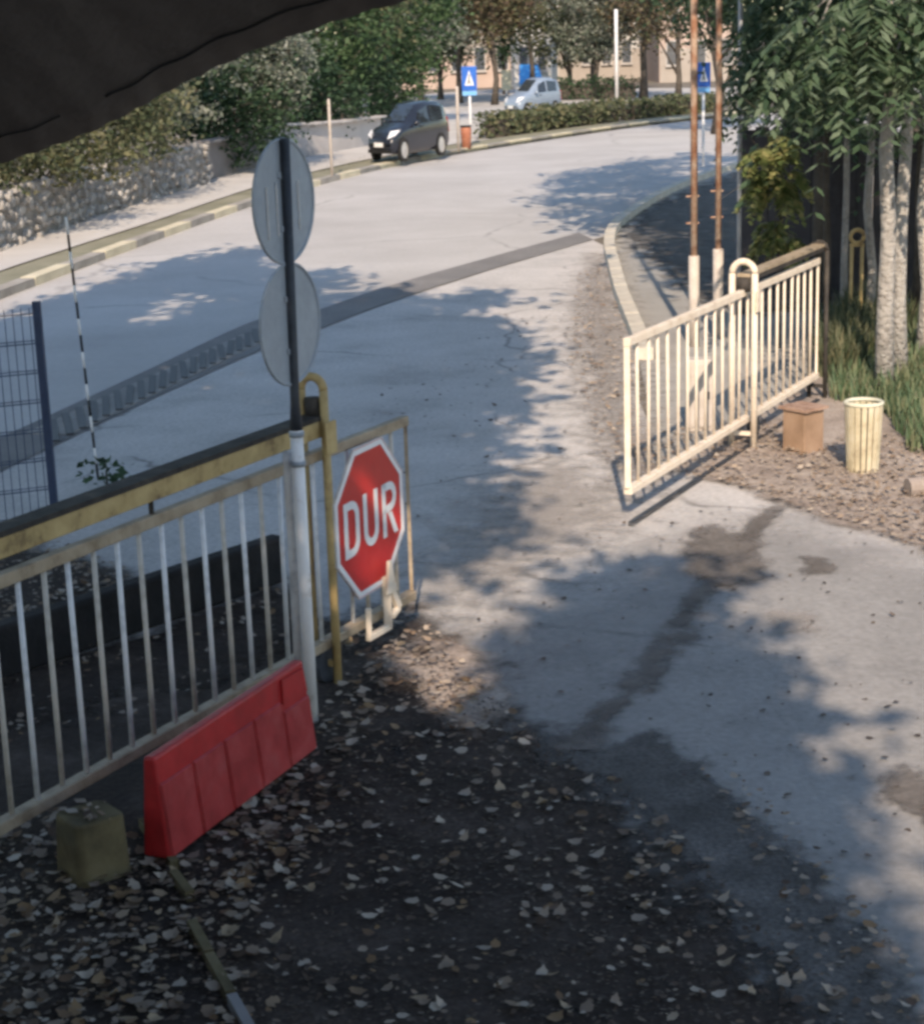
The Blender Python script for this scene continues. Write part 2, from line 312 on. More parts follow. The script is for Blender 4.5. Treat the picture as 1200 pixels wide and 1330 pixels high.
M['lf_brown'] = leafy('leaf_autumn_brown', [(.07, .05, .035), (.12, .085, .06), (.15, .13, .07), (.10, .115, .06), (.20, .16, .12)])
M['lf_olive'] = leafy('leaf_olive', [(.05, .07, .035), (.09, .11, .06), (.14, .15, .085), (.18, .17, .10)])
M['lf_frond'] = leafy('frond_leaflet', [(.045, .08, .042), (.08, .125, .07), (.12, .17, .105), (.18, .23, .16)], .4, .5)
M['lf_frond_y'] = leafy('yellowing_leaflet', [(.09, .13, .05), (.17, .21, .08), (.27, .29, .12), (.34, .31, .14)], .4, .5)

# ------------------------------------------------------------------ ground sheets
def densify(pts, step=0.5):
    out = []
    for a, b in zip(pts[:-1], pts[1:]):
        a, b = np.array(a, float), np.array(b, float); n = max(1, int(np.linalg.norm(b - a) / step))
        out += [a + (b - a) * i / n for i in range(n)]
    out.append(np.array(pts[-1], float)); return out
def smooth_px(px, n=6):                   # Catmull-Rom through measured points
    P = [np.array(p, float) for p in px]; P = [2*P[0]-P[1]] + P + [2*P[-1]-P[-2]]; out = []
    for i in range(1, len(P) - 2):
        for k in range(n):
            t = k / n; a, b, c, d = P[i-1:i+3]
            out.append(.5 * ((2*b) + (-a+c)*t + (2*a-5*b+4*c-d)*t*t + (-a+3*b-3*c+d)*t**3))
    out.append(P[-2]); return out
def line_on(px, z=0.0, n=6): return [G(p[0], p[1], z) for p in smooth_px(px, n)]
def sheet(name, poly, z, mat):
    mb = MB(); mb.prism([(p[0], p[1], z) for p in poly], (0, 0, -0.003))
    mb.f = [mb.f[1]] if True else mb.f
    o = mb.build(name, mat); tag(o, kind='structure'); return o
def strip(name, A, B, z, mat):            # a ribbon between two lines with the same number of points
    mb = MB(); n = len(A); vs = [(p[0], p[1], z) for p in A] + [(p[0], p[1], z) for p in B]
    mb.add(vs, [(i, i+1, n+i+1, n+i) for i in range(n-1)])
    o = mb.build(name, mat); tag(o, kind='structure')
    return o
def sdist(P, poly):                        # signed distance to a polygon, inside positive
    poly = np.array(poly)[:, :2]; d = np.full(len(P), 1e9); ins = np.zeros(len(P), bool)
    for i in range(len(poly)):
        a, b = poly[i], poly[(i+1) % len(poly)]; ab = b - a
        t = np.clip(((P - a) @ ab) / (ab @ ab + 1e-12), 0, 1); q = a + t[:, None] * ab
        d = np.minimum(d, np.linalg.norm(P - q, axis=1))
        c = ((a[1] > P[:,1]) != (b[1] > P[:,1])); 
        with np.errstate(divide='ignore', invalid='ignore'):
            xi = (b[0]-a[0]) * (P[:,1]-a[1]) / (b[1]-a[1]) + a[0]
        ins ^= c & (P[:,0] < xi)
    return np.where(ins, d, -d)
def decal(name, px, width, z, mat, res=0.12):
    poly = np.array([G(p[0], p[1])[:2] for p in px]); lo = poly.min(0) - width; hi = poly.max(0) + width
    nx, ny = int((hi[0]-lo[0]) / res) + 2, int((hi[1]-lo[1]) / res) + 2
    X, Y = np.meshgrid(np.linspace(lo[0], hi[0], nx), np.linspace(lo[1], hi[1], ny)); P = np.stack([X.ravel(), Y.ravel()], 1)
    s = sdist(P, poly); fade = np.clip(.5 + s / (2 * width), 0, 1)
    idx = np.arange(nx * ny).reshape(ny, nx)
    F = np.stack([idx[:-1,:-1].ravel(), idx[:-1,1:].ravel(), idx[1:,1:].ravel(), idx[1:,:-1].ravel()], 1)
    F = F[(fade[F].max(1) > 0)]
    used = np.unique(F); mp = np.zeros(nx*ny, int); mp[used] = np.arange(len(used)); c = P[used].mean(0)
    Vv = np.column_stack([P[used] - c, np.zeros(len(used))])
    m = raw_mesh(name, Vv, mp[F], mat)
    at_ = m.attributes.new('fade', 'FLOAT', 'POINT'); at_.data.foreach_set('value', fade[used].astype(np.float32))
    o = bpy.data.objects.new(name, m); COL.objects.link(o); o.location = (c[0], c[1], z); tag(o, kind='structure'); return o

mb = MB(); mb.add([(-900, -300, 0), (900, -300, 0), (900, 1500, 0), (-900, 1500, 0)], [(0, 1, 2, 3)])
tag(mb.build('ground', M['ground']), kind='structure')

FAR_K = [(-80,418),(0,388),(100,350),(200,313),(330,267),(430,237),(520,215),(600,200),(700,184),(800,169),(870,160),(950,152),(1060,143),(1200,136)]
FAR_V = [(-80,394),(0,362),(100,328),(200,295),(330,250),(430,223),(520,204),(600,190),(700,175),(800,162),(870,154),(950,147),(1060,139),(1200,132)]
FAR_S = [(-80,358),(0,330),(100,294),(200,262),(330,224),(430,203),(520,187),(600,175)]
NEAR_E = [(-80,648),(60,582),(200,515),(340,452),(510,392),(640,350),(770,312),(797,300),(822,280),(860,256),(905,236),(960,217),(1060,196),(1200,180)]
kl = line_on(FAR_K); el = line_on(NEAR_E)
road_poly = kl + el[::-1]
sheet('road', road_poly, 0.008, M['asphalt_road'])
vl = line_on(FAR_V); strip('verge', [p for p in kl], [p for p in vl], 0.09, M['verge'])
s_a = line_on(FAR_V[:8]); s_b = line_on(FAR_S)
strip('far_pavement', s_a, s_b, 0.11, M['pavement_far'])
# apron between the gates and the road, and the yard slab
APRON = [(1260,1400),(1210,1330),(1100,1195),(1000,1085),(900,1050),(800,1120),(600,1050),(450,950),(400,880),(300,800),(100,850),(-120,900),(-120,668)] + NEAR_E[1:7] + \
        [(790,322),(796,350),(806,390),(822,430),(830,520),(850,570),(930,560),(1010,590),(1100,600),(1200,640),(1330,690),(1400,1400)]
sheet('driveway', [G(p[0], p[1]) for p in APRON], 0.004, M['concrete'])
# darker asphalt strip along the near road edge, then the drain
a = line_on([(405,432),(510,392),(640,350),(770,312)]); b = line_on([(390,412),(500,374),(632,336),(752,303)])
strip('asphalt_strip', a, b, 0.012, M['asphalt_strip'])
a = line_on([(-80,652),(60,585),(200,518),(340,455),(405,432)]); b = line_on([(-80,606),(60,543),(200,478),(330,418),(390,412)])
strip('asphalt_patch', a, b, 0.012, M['asphalt_strip'])
# pavement beyond the far gate
PAV = [(797,300),(822,280),(860,256),(905,236),(960,217),(1060,196),(1130,300),(1075,470),(1000,530),(900,590),(850,610),(840,520),(822,430),(806,390),(796,350),(790,322)]
sheet('right_pavement', [G(p[0], p[1]) for p in PAV], 0.02, M['pavement'])
# soil, stains, dust, and painted patches of sun and shade
decal('leafy_soil', [(-300,1500),(-300,1000),(0,940),(200,900),(330,850),(430,810),(520,790),(580,850),(640,925),(690,965),(740,985),(800,1030),(880,1110),(960,1190),(1040,1280),(1090,1340),(1180,1500)], .42, .016, M['soil_dark'])
decal('asphalt_edge', [(690,955),(780,985),(845,962),(900,1000),(1000,1090),(1100,1200),(1190,1310),(1280,1450),(1150,1450),(1000,1260),(900,1140),(800,1040),(730,1000)], .16, .020, M['asphalt_and_shade'], .06)
decal('brown_soil', [(805,575),(900,548),(975,540),(1040,500),(1100,440),(1500,440),(1500,760),(1210,722),(1120,690),(1060,668),(1010,655),(950,632),(880,610),(840,625)], .28, .016, M['soil_and_sun'])
decal('painted_sun_patch', [(500,860),(540,822),(600,840),(650,890),(655,950),(610,965),(550,920)], .25, .020, M['soil_and_sun'])  # sunlight painted in: paler sheet where the sun patch falls on dark soil
decal('painted_tree_shade', [(812,310),(835,280),(880,255),(960,226),(1080,215),(1100,400),(955,410),(905,388),(862,345)], .5, .032, M['asphalt_and_shade'])  # shade painted in: dark sheet deepening the tree shade on the right pavement
decal('drain_dirt', [(722,975),(800,905),(850,845),(880,800),(900,790),(895,830),(850,885),(800,930),(765,985)], .09, .024, M['stain'], .05)
decal('dirt_channel', [(880,800),(925,735),(975,680),(1005,652),(1018,660),(985,700),(950,745),(905,800)], .07, .024, M['stain'], .05)
decal('damp_patch', [(905,690),(945,688),(985,715),(985,755),(950,768),(905,752),(890,715)], .10, .028, M['stain'], .05)
decal('dirt_spot', [(1045,728),(1078,730),(1082,750),(1050,750)], .05, .024, M['stain'], .04)
decal('dirt_spot', [(1000,798),(1050,800),(1058,822),(1010,828)], .06, .024, M['dust'], .04)
decal('dirt_spot', [(1140,1020),(1180,1000),(1215,1020),(1210,1080),(1160,1050)], .07, .024, M['stain'], .04)
decal('yard_grime', [(560,900),(700,830),(820,760),(900,720),(1010,690),(1350,790),(1450,1500),(900,1500),(700,1000)], .9, .012, M['grime'])
decal('kerbside_dust', [(770,330),(792,330),(806,392),(820,432),(832,520),(850,615),(830,640),(790,600),(760,520),(745,440),(755,380)], .35, .020, M['dust'])
decal('leaf_dust', [(640,640),(720,600),(800,640),(800,690),(700,730),(600,800),(560,790),(540,740)], .5, .028, M['dust'])
decal('gateside_soil', [(-200,1040),(-200,945),(100,850),(366,762),(405,790),(430,845),(150,975)], .25, .014, M['soil_dark'])
decal('drift_soil', [(-150,720),(60,715),(150,745),(170,790),(60,830),(-150,900)], .25, .030, M['soil_dark'])

# ------------------------------------------------------------------ far kerb, painted in turns
def kerb_run(name, line, zt, wd, L, mats, n_max, start=0.0):
    root = bpy.data.objects.new(name, None); COL.objects.link(root); o0 = np.array([line[0][0], line[0][1], 0.0]); root.location = o0; root['_w'] = list(o0)
    root['kind'] = 'structure'
    P = np.array([p[:2] for p in line]); seg = np.linalg.norm(np.diff(P, axis=0), axis=1); cum = np.concatenate([[0], np.cumsum(seg)])
    def pos(s):
        i = min(np.searchsorted(cum, s, 'right') - 1, len(seg) - 1); t = (s - cum[i]) / seg[i]; return P[i] + (P[i+1] - P[i]) * t
    k = 0; s = start; ms = {}
    while s + L < cum[-1] and k < n_max:
        a, b = pos(s + .02), pos(s + L - .02); lg = np.linalg.norm(b - a); ang = math.atan2(b[1]-a[1], b[0]-a[0])
        mat = mats[k % len(mats)]
        if mat.name not in ms:
            m_ = MB(); m_.box((0, 0, zt / 2), (L - .04, wd, zt)); 
            ms[mat.name] = m_.mesh('kerb_stone'); ms[mat.name].materials.append(mat)
        o = inst('kerb_stone', ms[mat.name], ((a[0]+b[0])/2, (a[1]+b[1])/2, random.uniform(-.006, .004)), root, (0, 0, ang))
        s += L; k += 1
    return root
kerb_run('far_kerb', line_on([(p[0], p[1] - 1.5) for p in FAR_K]), .13, .22, 1.55, [M['kerb_yellow'], M['kerb_grey']], 60)
kerb_run('near_kerb', line_on([(838,470),(826,436),(808,392),(797,352),(791,324),(798,300),(822,280),(860,256),(905,236),(960,217)]), .14, .16, .8, [M['kerb_light']], 60)

# drain with a slotted grating along the near road edge
A = G(62, 566); B = G(338, 436); u = (B - A) / np.linalg.norm(B - A); Ld = np.linalg.norm(B - A)
dr = empty('road_drain', A, 'dark slotted drain grating sunk along the near edge of the road', 'drain')
mb = MB(); mb.beam(A + u * 0 + [0, 0, .014], B + [0, 0, .014], .42, .008); mb.build('channel', M['kerb_grey'], dr)
m_ = MB(); m_.box((0, 0, 0), (.066, .95, .012)); slat = m_.mesh('slat'); slat.materials.append(M['grate'])
ns = 20
for i in range(ns):
    p = A + u * (i + .5) * Ld / ns + np.array([0, 0, .024]); inst('slat', slat, p, dr, (0, 0, math.atan2(-p[0], p[1]) + random.uniform(-.03, .03)))

# ------------------------------------------------------------------ the two sliding gates
GZ = 0.22
L0, L1 = G(140, 995, GZ), G(535, 772, GZ); LU = V2(L1 - L0); LU /= np.linalg.norm(LU); LN = np.array([LU[1], -LU[0], 0])
Q0, Q1 = G(815, 638, GZ), G(1055, 490, GZ); QU = V2(Q1 - Q0); QU /= np.linalg.norm(QU); QN = np.array([QU[1], -QU[0], 0])
LT = np.mean([onplane(x, y, L0, LU)[2] for x, y in ((60, 728), (330, 621), (470, 572))])
QT = np.mean([onplane(x, y, Q0, QU)[2] for x, y in ((820, 437), (1040, 352))])
print('gate tops', LT, QT, 'dirs', LU, QU, 'L', L0, L1, 'Q', Q0, Q1)
def gate(name, label, P0, U, s0, s1, zt, nb, frame_mat, bar_mats, end_mat, rails=((.0, .05),)):
    base = V2(P0) + U * (s0 + s1) / 2
    g = empty(name, base, label, 'gate')
    a, b = V2(P0) + U * s0, V2(P0) + U * s1
    MB().beam(a + [0, 0, zt], b + [0, 0, zt], .05, .055).build('top_rail', frame_mat, g, bevel=.006)
    MB().beam(a + [0, 0, GZ], b + [0, 0, GZ], .06, .05).build('bottom_rail', frame_mat, g, bevel=.006)
    MB().beam(a + [0, 0, GZ + .026], a + [0, 0, zt - .029], .04, .04).build('end_stile', frame_mat, g)
    MB().beam(b + [0, 0, GZ + .026], b + [0, 0, zt - .029], .02, .02).build('end_stile', end_mat, g)
    ms = []
    for bm in bar_mats:
        m_ = MB(); h = zt - GZ - .052; m_.tube([(0, 0, 0), (0, 0, h)], .0115, 10); me = m_.mesh('bar', True); me.materials.append(bm); ms.append(me)
    for i in range(1, nb):
        p = a + U * (s1 - s0) * i / nb + [0, 0, GZ + .025]
        inst('bar', ms[i % len(ms)], p, g, (random.uniform(-.004, .004), random.uniform(-.006, .006), 0))
    return g
SL1 = (L1 - L0) @ LU; SQ1 = (Q1 - Q0) @ QU
bx = [onplane(x, y, L0, LU) for x, y in ((83, 720), (357, 612))]
sp = ((bx[1] - bx[0]) @ LU) / 10
print('bar spacing', sp, 'len', SL1, SQ1)
sL0 = SL1 - 30 * sp
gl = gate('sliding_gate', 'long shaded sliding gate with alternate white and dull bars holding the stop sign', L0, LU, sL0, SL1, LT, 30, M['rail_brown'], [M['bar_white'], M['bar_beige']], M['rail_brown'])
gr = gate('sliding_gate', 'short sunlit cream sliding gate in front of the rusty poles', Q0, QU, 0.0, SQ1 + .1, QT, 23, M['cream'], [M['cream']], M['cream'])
# wheels and hanging brackets below the right gate
for s_ in (SQ1 * .62,):
    p = V2(Q0) + QU * s_
    mbw = MB(); c = p + np.array([0, 0, .115]); mbw.tube([c - QN * .02, c + QN * .02], .105, 18); mbw.build('wheel', M['steel_dark'], gr)
for s_ in (SL1 - .9,):
    p = V2(L0) + LU * s_
    mbw = MB(); c = p + np.array([0, 0, .115]); mbw.tube([c - LN * .02, c + LN * .02], .105, 18); mbw.build('wheel', M['steel_dark'], gl)
MB().beam(V2(Q0) - QU * .08 + QN * .05 + [0, 0, .018], V2(Q1) + QN * .05 + [0, 0, .018], .035, .03).build('shadow_bar', M['steel_dark'], gr)  # dark bar added to strengthen the gate's shadow line on the ground
# yellow catch on the end of the left gate
def gp(s, z, off=0.0): return V2(L0) + LU * s + LN * off + np.array([0, 0, z])
cpt = onplane(488, 772, L0, LU); cs = (cpt - L0) @ LU
mbc = MB()
mbc.beam(gp(cs - .20, GZ + .10, .07), gp(cs - .20, GZ - .06, .07), .03, .03)
mbc.beam(gp(cs - .215, GZ - .06, .07), gp(cs + .02, GZ - .06, .07), .03, .035)
mbc.beam(gp(cs, GZ - .06, .07), gp(cs, GZ + .22, .07), .04, .045)
mbc.prism([gp(cs - .05, GZ + .13, .085), gp(cs + .06, GZ + .13, .085), gp(cs + .03, GZ + .22, .085), gp(cs + .012, GZ + .31, .085), gp(cs - .02, GZ + .31, .085), gp(cs - .03, GZ + .22, .085)], LN * .02)
mbc.beam(gp(cs + .01, GZ + .17, .08), gp(cs + .10, GZ + .02, .08), .03, .04)
mbc.beam(gp(cs + .10, GZ + .02, .08), gp(cs + .02, GZ - .01, .08), .03, .03)
mbc.build('catch', M['cream'], gl, bevel=.005)

# ------------------------------------------------------------------ stop sign on the left gate
sc_ = onplane(467, 671, L0, LU) + LN * .06
so = empty('stop_sign', sc_ - np.array([0, 0, .39]), 'red octagonal stop sign with white DUR lettering fixed to the gate bars', 'sign')
SA = math.atan2(LU[1], LU[0]) + math.radians(4); SU = np.array([math.cos(SA), math.sin(SA), 0])
def sp2(s, z, off=0.0): return sc_ + SU * s + np.array([0, 0, z]) + LN * off
OCT = .392
def octo(k): 
    R_ = k / math.cos(math.pi / 8); return [(R_ * math.cos(math.pi/8 + i*math.pi/4), R_ * math.sin(math.pi/8 + i*math.pi/4)) for i in range(8)]
MB().prism([sp2(x, z) for x, z in octo(OCT)], LN * .006).build('plate', M['red'], so)
mbb = MB(); o1, o2 = octo(OCT - .004), octo(OCT - .032)
for i in range(8):
    j = (i + 1) % 8; mbb.prism([sp2(*o1[i], .0065), sp2(*o1[j], .0065), sp2(*o2[j], .0065), sp2(*o2[i], .0065)], LN * .0015)
mbb.build('border', M['sign_white'], so)
mbb = MB(); o1, o2 = octo(OCT + .005), octo(OCT)
for i in range(8):
    j = (i + 1) % 8; mbb.prism([sp2(*o1[i], -.004), sp2(*o1[j], -.004), sp2(*o2[j], -.004), sp2(*o2[i], -.004)], LN * .013)
mbb.build('edge_rim', M['galv_rail'], so)
def letter(name, strips, cx, cz):
    m_ = MB()
    for A_, B_ in strips:
        for i in range(len(A_) - 1):
            m_.prism([sp2(cx + A_[i][0], cz + A_[i][1], .0065), sp2(cx + A_[i+1][0], cz + A_[i+1][1], .0065), sp2(cx + B_[i+1][0], cz + B_[i+1][1], .0065), sp2(cx + B_[i][0], cz + B_[i][1], .0065)], LN * .002)
    return m_.build(name, M['sign_white'], so)
def arc(cx, cz, rx, rz, a0, a1, n=8): return [(cx + rx * math.cos(math.radians(a0 + (a1-a0)*i/n)), cz + rz * math.sin(math.radians(a0 + (a1-a0)*i/n))) for i in range(n + 1)]
hh, ww, st = .145, .085, .042
# D
oD = [(-ww, -hh)] + arc(.0, -hh + .085, ww, .085, -90, 0) + arc(.0, hh - .085, ww, .085, 0, 90) + [(-ww, hh)]
iD = [(-ww + st, -hh + st)] + arc(.0, -hh + .085, ww - st, .085 - st, -90, 0) + arc(.0, hh - .085, ww - st, .085 - st, 0, 90) + [(-ww + st, hh - st)]
letter('letter', [(oD + [oD[0]], iD + [iD[0]])], -.215, -.005)
# U
oU = [(-ww, hh)] + arc(0, -hh + ww, ww, ww, 180, 360) + [(ww, hh)]
iU = [(-ww + st, hh)] + arc(0, -hh + ww, ww - st, ww - st, 180, 360) + [(ww - st, hh)]
letter('letter', [(oU, iU)], .005, -.005)
# R
oR = [(-ww, 0 - .02)] + arc(.005, .065, .08, .08, -90, 90) + [(-ww, hh)]
iR = [(-ww + st, -.02 + st)] + arc(.005, .065, .08 - st, .08 - st, -90, 90) + [(-ww + st, hh - st)]
letter('letter', [(oR, iR), ([(-ww, hh), (-ww, -hh)], [(-ww + st, hh), (-ww + st, -hh)]), ([(-.02, -.02), (.048, -hh)], [(.025, -.02), (.095, -hh)])], .225, -.005)

# ------------------------------------------------------------------ gate posts
def hoop(name, label, c, U, zt, gap, r, mat, group=None, roller=True):
    Nn = np.array([U[1], -U[0], 0]); c = V2(c)
    h = empty(name, c, label, 'post', group)
    for sgn in (1, -1):
        p = c + Nn * gap * sgn
        MB().tube([p, p + [0, 0, zt - gap]], r, 12).build('leg', mat, h, True)
    pts = [c + Nn * gap * math.cos(math.pi * i / 10) + np.array([0, 0, zt - gap + gap * math.sin(math.pi * i / 10)]) for i in range(11)]
    MB().tube(pts, r, 12).build('arch', mat, h, True)
    if roller:
        q = c + np.array([0, 0, zt - gap - .09]); MB().tube([q - [0, 0, .05], q + [0, 0, .05]], gap * .62, 14).build('roller', M['soot'], h, True)
        MB().beam(c + Nn * (gap + r) + [0, 0, zt - .30], c + Nn * (gap + r + .012) + [0, 0, zt - .30], .10, .16).build('bracket', mat, h)
    for z in (.12,):
        MB().beam(c + Nn * gap + [0, 0, z], c - Nn * gap + [0, 0, z], .03, .03).build('tie', mat, h)
    return h
pl = onplane(424, 861, L0, LU)
hoop('gate_post', 'weathered yellow hoop post clasping the gate beside the white pole', pl, LU, 1.60, .065, .022, M['yellow'], 'hoop posts guiding the gates')
pr = onplane(964, 545, Q0, QU)
hoop('gate_post', 'pale yellow hoop post clasping the sunlit cream gate', pr, QU, 1.46, .09, .026, M['cream'], 'hoop posts guiding the gates')
pd = onplane(1056, 480, Q0, QU)
hoop('gate_post', 'black hoop post at the far end of the cream gate', pd + QU * .12, QU, 1.38, .07, .02, M['soot'], 'hoop posts guiding the gates', False)
# yellow ring-topped post by the pale trunks
c = G(1110, 432)
rp = empty('ring_post', c, 'yellow twin post with a ring on top beside the pale trunks', 'post')
for dx in (-.055, .055): MB().tube([c + [dx, 0, 0], c + [dx, 0, .93]], .02, 10).build('leg', M['yellow'], rp, True)
MB().beam(c + [-.075, 0, .93], c + [.075, 0, .93], .04, .03).build('crossbar', M['yellow'], rp)
MB().tube([c + np.array([.07 * math.cos(t), 0, 1.02 + .07 * math.sin(t)]) for t in np.linspace(0, 2*math.pi, 17)], .022, 8, False).build('ring', M['yellow'], rp, True)

# guide beams over the gates
def guide(name, label, a, b, ht, mat, top_mat):
    g = empty(name, V2(a + b) / 2 + np.array([0, 0, min(a[2], b[2]) - ht / 2]), label, 'beam')
    MB().beam(a, b, .09, ht).build('face', mat, g, bevel=.006)
    MB().beam(a + [0, 0, ht / 2 + .014], b + [0, 0, ht / 2 + .014], .105, .024).build('cap', top_mat, g)
    return g
za = onplane(60, 684, L0, LU)[2]; zb = onplane(380, 568, L0, LU)[2]; print('beam z', za, zb)
bz = (za + zb) / 2
ga = V2(L0) + LU * (sL0 - .1) + np.array([0, 0, bz]); gb = V2(L0) + LU * ((pl - L0) @ LU) + np.array([0, 0, bz])
gbm = guide('guide_beam', 'long worn yellow beam with sooty top above the shaded gate', ga, gb, .085, M['yellow'], M['soot'])
for s_ in np.arange(.25, np.linalg.norm(gb - ga) - .3, 1.15):
    p = ga + LU * s_; MB().beam(p + [0, 0, -.042], [p[0], p[1], LT + .03], .02, .02).build('hanger', M['soot'], gbm)
zq = onplane(1030, 337, Q0, QU)[2]
qa = V2(pr) + QU * .0 + np.array([0, 0, zq]); qb = V2(pd) + QU * .16 + np.array([0, 0, zq])
guide('guide_beam', 'short weathered beam joining the cream hoop post to the black one', qa, qb, .04, M['soot'], M['rail_brown'])

# ------------------------------------------------------------------ white pole with two round signs
pb = G(406, 940)
sg = empty('sign_pole', pb, 'pole with two round signs seen from the grey back, white lower part', 'sign pole')
MB().tube([pb, pb + [0, 0, 1.45]], .030, 14).build('pole', M['white_pole'], sg, True)
MB().tube([pb + [0, 0, 1.45], pb + [.0, .008, 1.58], pb + [.018, .012, 2.78]], [.030, .022, .022], 14).build('upper_pole', M['steel_dark'], sg, True)
# white conduit elbow
MB().tube([pb + [-.055, .05, .05], pb + [-.055, .05, 1.28], pb + [-.05, .05, 1.34]], .022, 10).build('conduit', M['bar_white'], sg, True)
for z in (1.28, 1.42): MB().tube([pb + [0, 0, z], pb + [0, 0, z + .025]], .036, 12).build('clamp', M['galv'], sg, True)
tt = math.radians(66)
dn = np.array([math.sin(tt), -math.cos(tt), 0]); du = np.array([math.cos(tt), math.sin(tt), 0])
dc = [at(368, 261, pb[1] + .06), at(374.5, 420, pb[1] + .06)]
for k, c in enumerate(dc):
    R_ = .277
    c = np.array([pb[0] + .026 - dn[0] * .030, pb[1] + .012 - dn[1] * .030, c[2]])
    m_ = MB(); pts = [c + du * R_ * math.cos(t) + np.array([0, 0, R_ * math.sin(t)]) for t in np.linspace(0, 2*math.pi, 49)[:-1]]
    m_.prism(pts, -dn * .006); d_ = m_.build('round_sign', M['galv'], sg)
    m_ = MB(); m_.tube(pts + [pts[0]], .008, 6, False); m_.build('edge_rim', M['galv'], d_, True)
    if k == 0:
        for s_ in (-.16, -.07, .055, .13):
            z0 = math.sqrt(R_**2 - s_**2) * .62; lo = -z0 * (1.1 if s_ < -.1 else .9)
            MB().beam(c + du * s_ + np.array([0, 0, lo]) + dn * .004, c + du * s_ + np.array([0, 0, z0 * .55]) + dn * .004, .010, .008).build('stiffener', M['galv_rail'], d_)
    else:
        pass
    for z in (-.12, .12): MB().beam(c + dn * .002 + du * -.05 + np.array([0, 0, z]), c + dn * .002 + du * .05 + np.array([0, 0, z]), .012, .025).build('clamp', M['galv'], d_)

# ------------------------------------------------------------------ red plastic barrier and yellow block
b0, b1 = G(222, 1116, .05), G(411, 972, .05)
t0, t1 = G(190, 986, .47), G(388, 868, .47)
RU = V2(b1 - b0); RL = np.linalg.norm(RU); RU /= RL; RN = np.array([RU[1], -RU[0], 0])
tilt = ((t0 - b0) @ RN + (t1 - b1) @ RN) / 2
print('barrier', RL, tilt, np.linalg.norm(t1 - t0))
br = empty('barrier', V2(b0 + b1) / 2, 'red plastic road barrier leaning against the foot of the shaded gate', 'barrier')
tilt = min(-.03, max(tilt, -.16))
def bp(s, h, off=0.0): return V2(b0) + RU * s + np.array([0, 0, .045 + h]) + RN * (tilt * h / .43 + off)
H_ = .43
m_ = MB(); m_.add([bp(0, 0), bp(RL, 0), bp(RL, H_), bp(0, H_), bp(0, 0, -.13), bp(RL, 0, -.13), bp(RL, H_, -.05), bp(0, H_, -.05)],
                 [(0,1,2,3),(5,4,7,6),(4,0,3,7),(1,5,6,2),(3,2,6,7),(4,5,1,0)]); m_.build('body', M['red_plastic'], br, bevel=.012)
cuts = [0, .20, .40, .60, .80, 1.0]
for i in range(5):
    s0, s1 = RL * cuts[i] + .008, RL * cuts[i+1] - .008; zt = H_ * (.74 if i < 4 else .62)
    m_ = MB(); m_.add([bp(s0, .01, .002), bp(s1, .01, .002), bp(s1, zt, .002), bp(s0, zt, .002), bp(s0+.006, .016, .012), bp(s1-.006, .016, .012), bp(s1-.006, zt-.006, .012), bp(s0+.006, zt-.006, .012)],
        [(4,5,6,7),(0,1,5,4),(1,2,6,5),(2,3,7,6),(3,0,4,7)]); m_.build('panel', M['red_plastic_b'], br)
m_ = MB(); m_.prism([bp(RL*.80+.01, H_*.70, .002), bp(RL-.02, H_*.68, .002), bp(RL-.03, H_*.93, .002), bp(RL*.82, H_*.95, .002)], RN*.010); m_.build('connector_lug', M['red_plastic'], br)
for f_ in (.12, .55, .85):
    MB().box(bp(RL*f_, -.022, -.10), (.16, .12, .05), math.atan2(RU[1], RU[0])).build('foot', M['dark_wall'], br)

c = G(118, 1150); m_ = MB(); ang = math.radians(38)
n = 20; c2 = c + np.array([0, .09, 0]); c_blk = np.array([c2[0], c2[1], 0.0])
blk = MB()
poly = []
for q in range(4):
    a0 = ang + q * math.pi/2 + math.pi/4
    for k in (-.12, .12): poly.append((c2[0] + .15*math.cos(a0+k), c2[1] + .15*math.sin(a0+k)))
top_ = [(c2[0] + (p[0]-c2[0])*.9, c2[1] + (p[1]-c2[1])*.9) for p in poly]
vs = [(x, y, 0) for x, y in poly] + [(x, y, .27) for x, y in top_]
blk.add(vs, [tuple(range(8))[::-1], tuple(range(8, 16))] + [(i, (i+1)%8, 8+(i+1)%8, 8+i) for i in range(8)])
tag(blk.build('concrete_block', M['block_yellow'], bevel=.012), 'dull yellow painted concrete block on the leaves near the red barrier', 'block')

# yellowish edging strip in the leaves
ed = empty('edging', G(240, 1180), 'broken line of thin yellowish edging strips half buried in leaves', 'edging')
for a_, b_ in (((186,1072),(207,1100)), ((209,1103),(228,1128)), ((226,1140),(248,1168)), ((250,1205),(272,1245)), ((273,1248),(300,1298)), ((302,1302),(330,1352))):
    MB().beam(G(*a_, .025), G(*b_, .025), .035, .07).build('strip', M['block_yellow'] if b_[0] < 305 else M['render_grey'], ed)

# low dark wall behind the left gate
wa, wb = G(-120, 921), G(366, 753)
lw = MB(); lw.beam(V2(wa) + [0, .0, .145], V2(wb) + [0, .0, .145], .12, .29)
tag(lw.build('low_wall', M['dark_wall'], bevel=.02), 'low blackened concrete wall behind the shaded gate bars', 'wall')

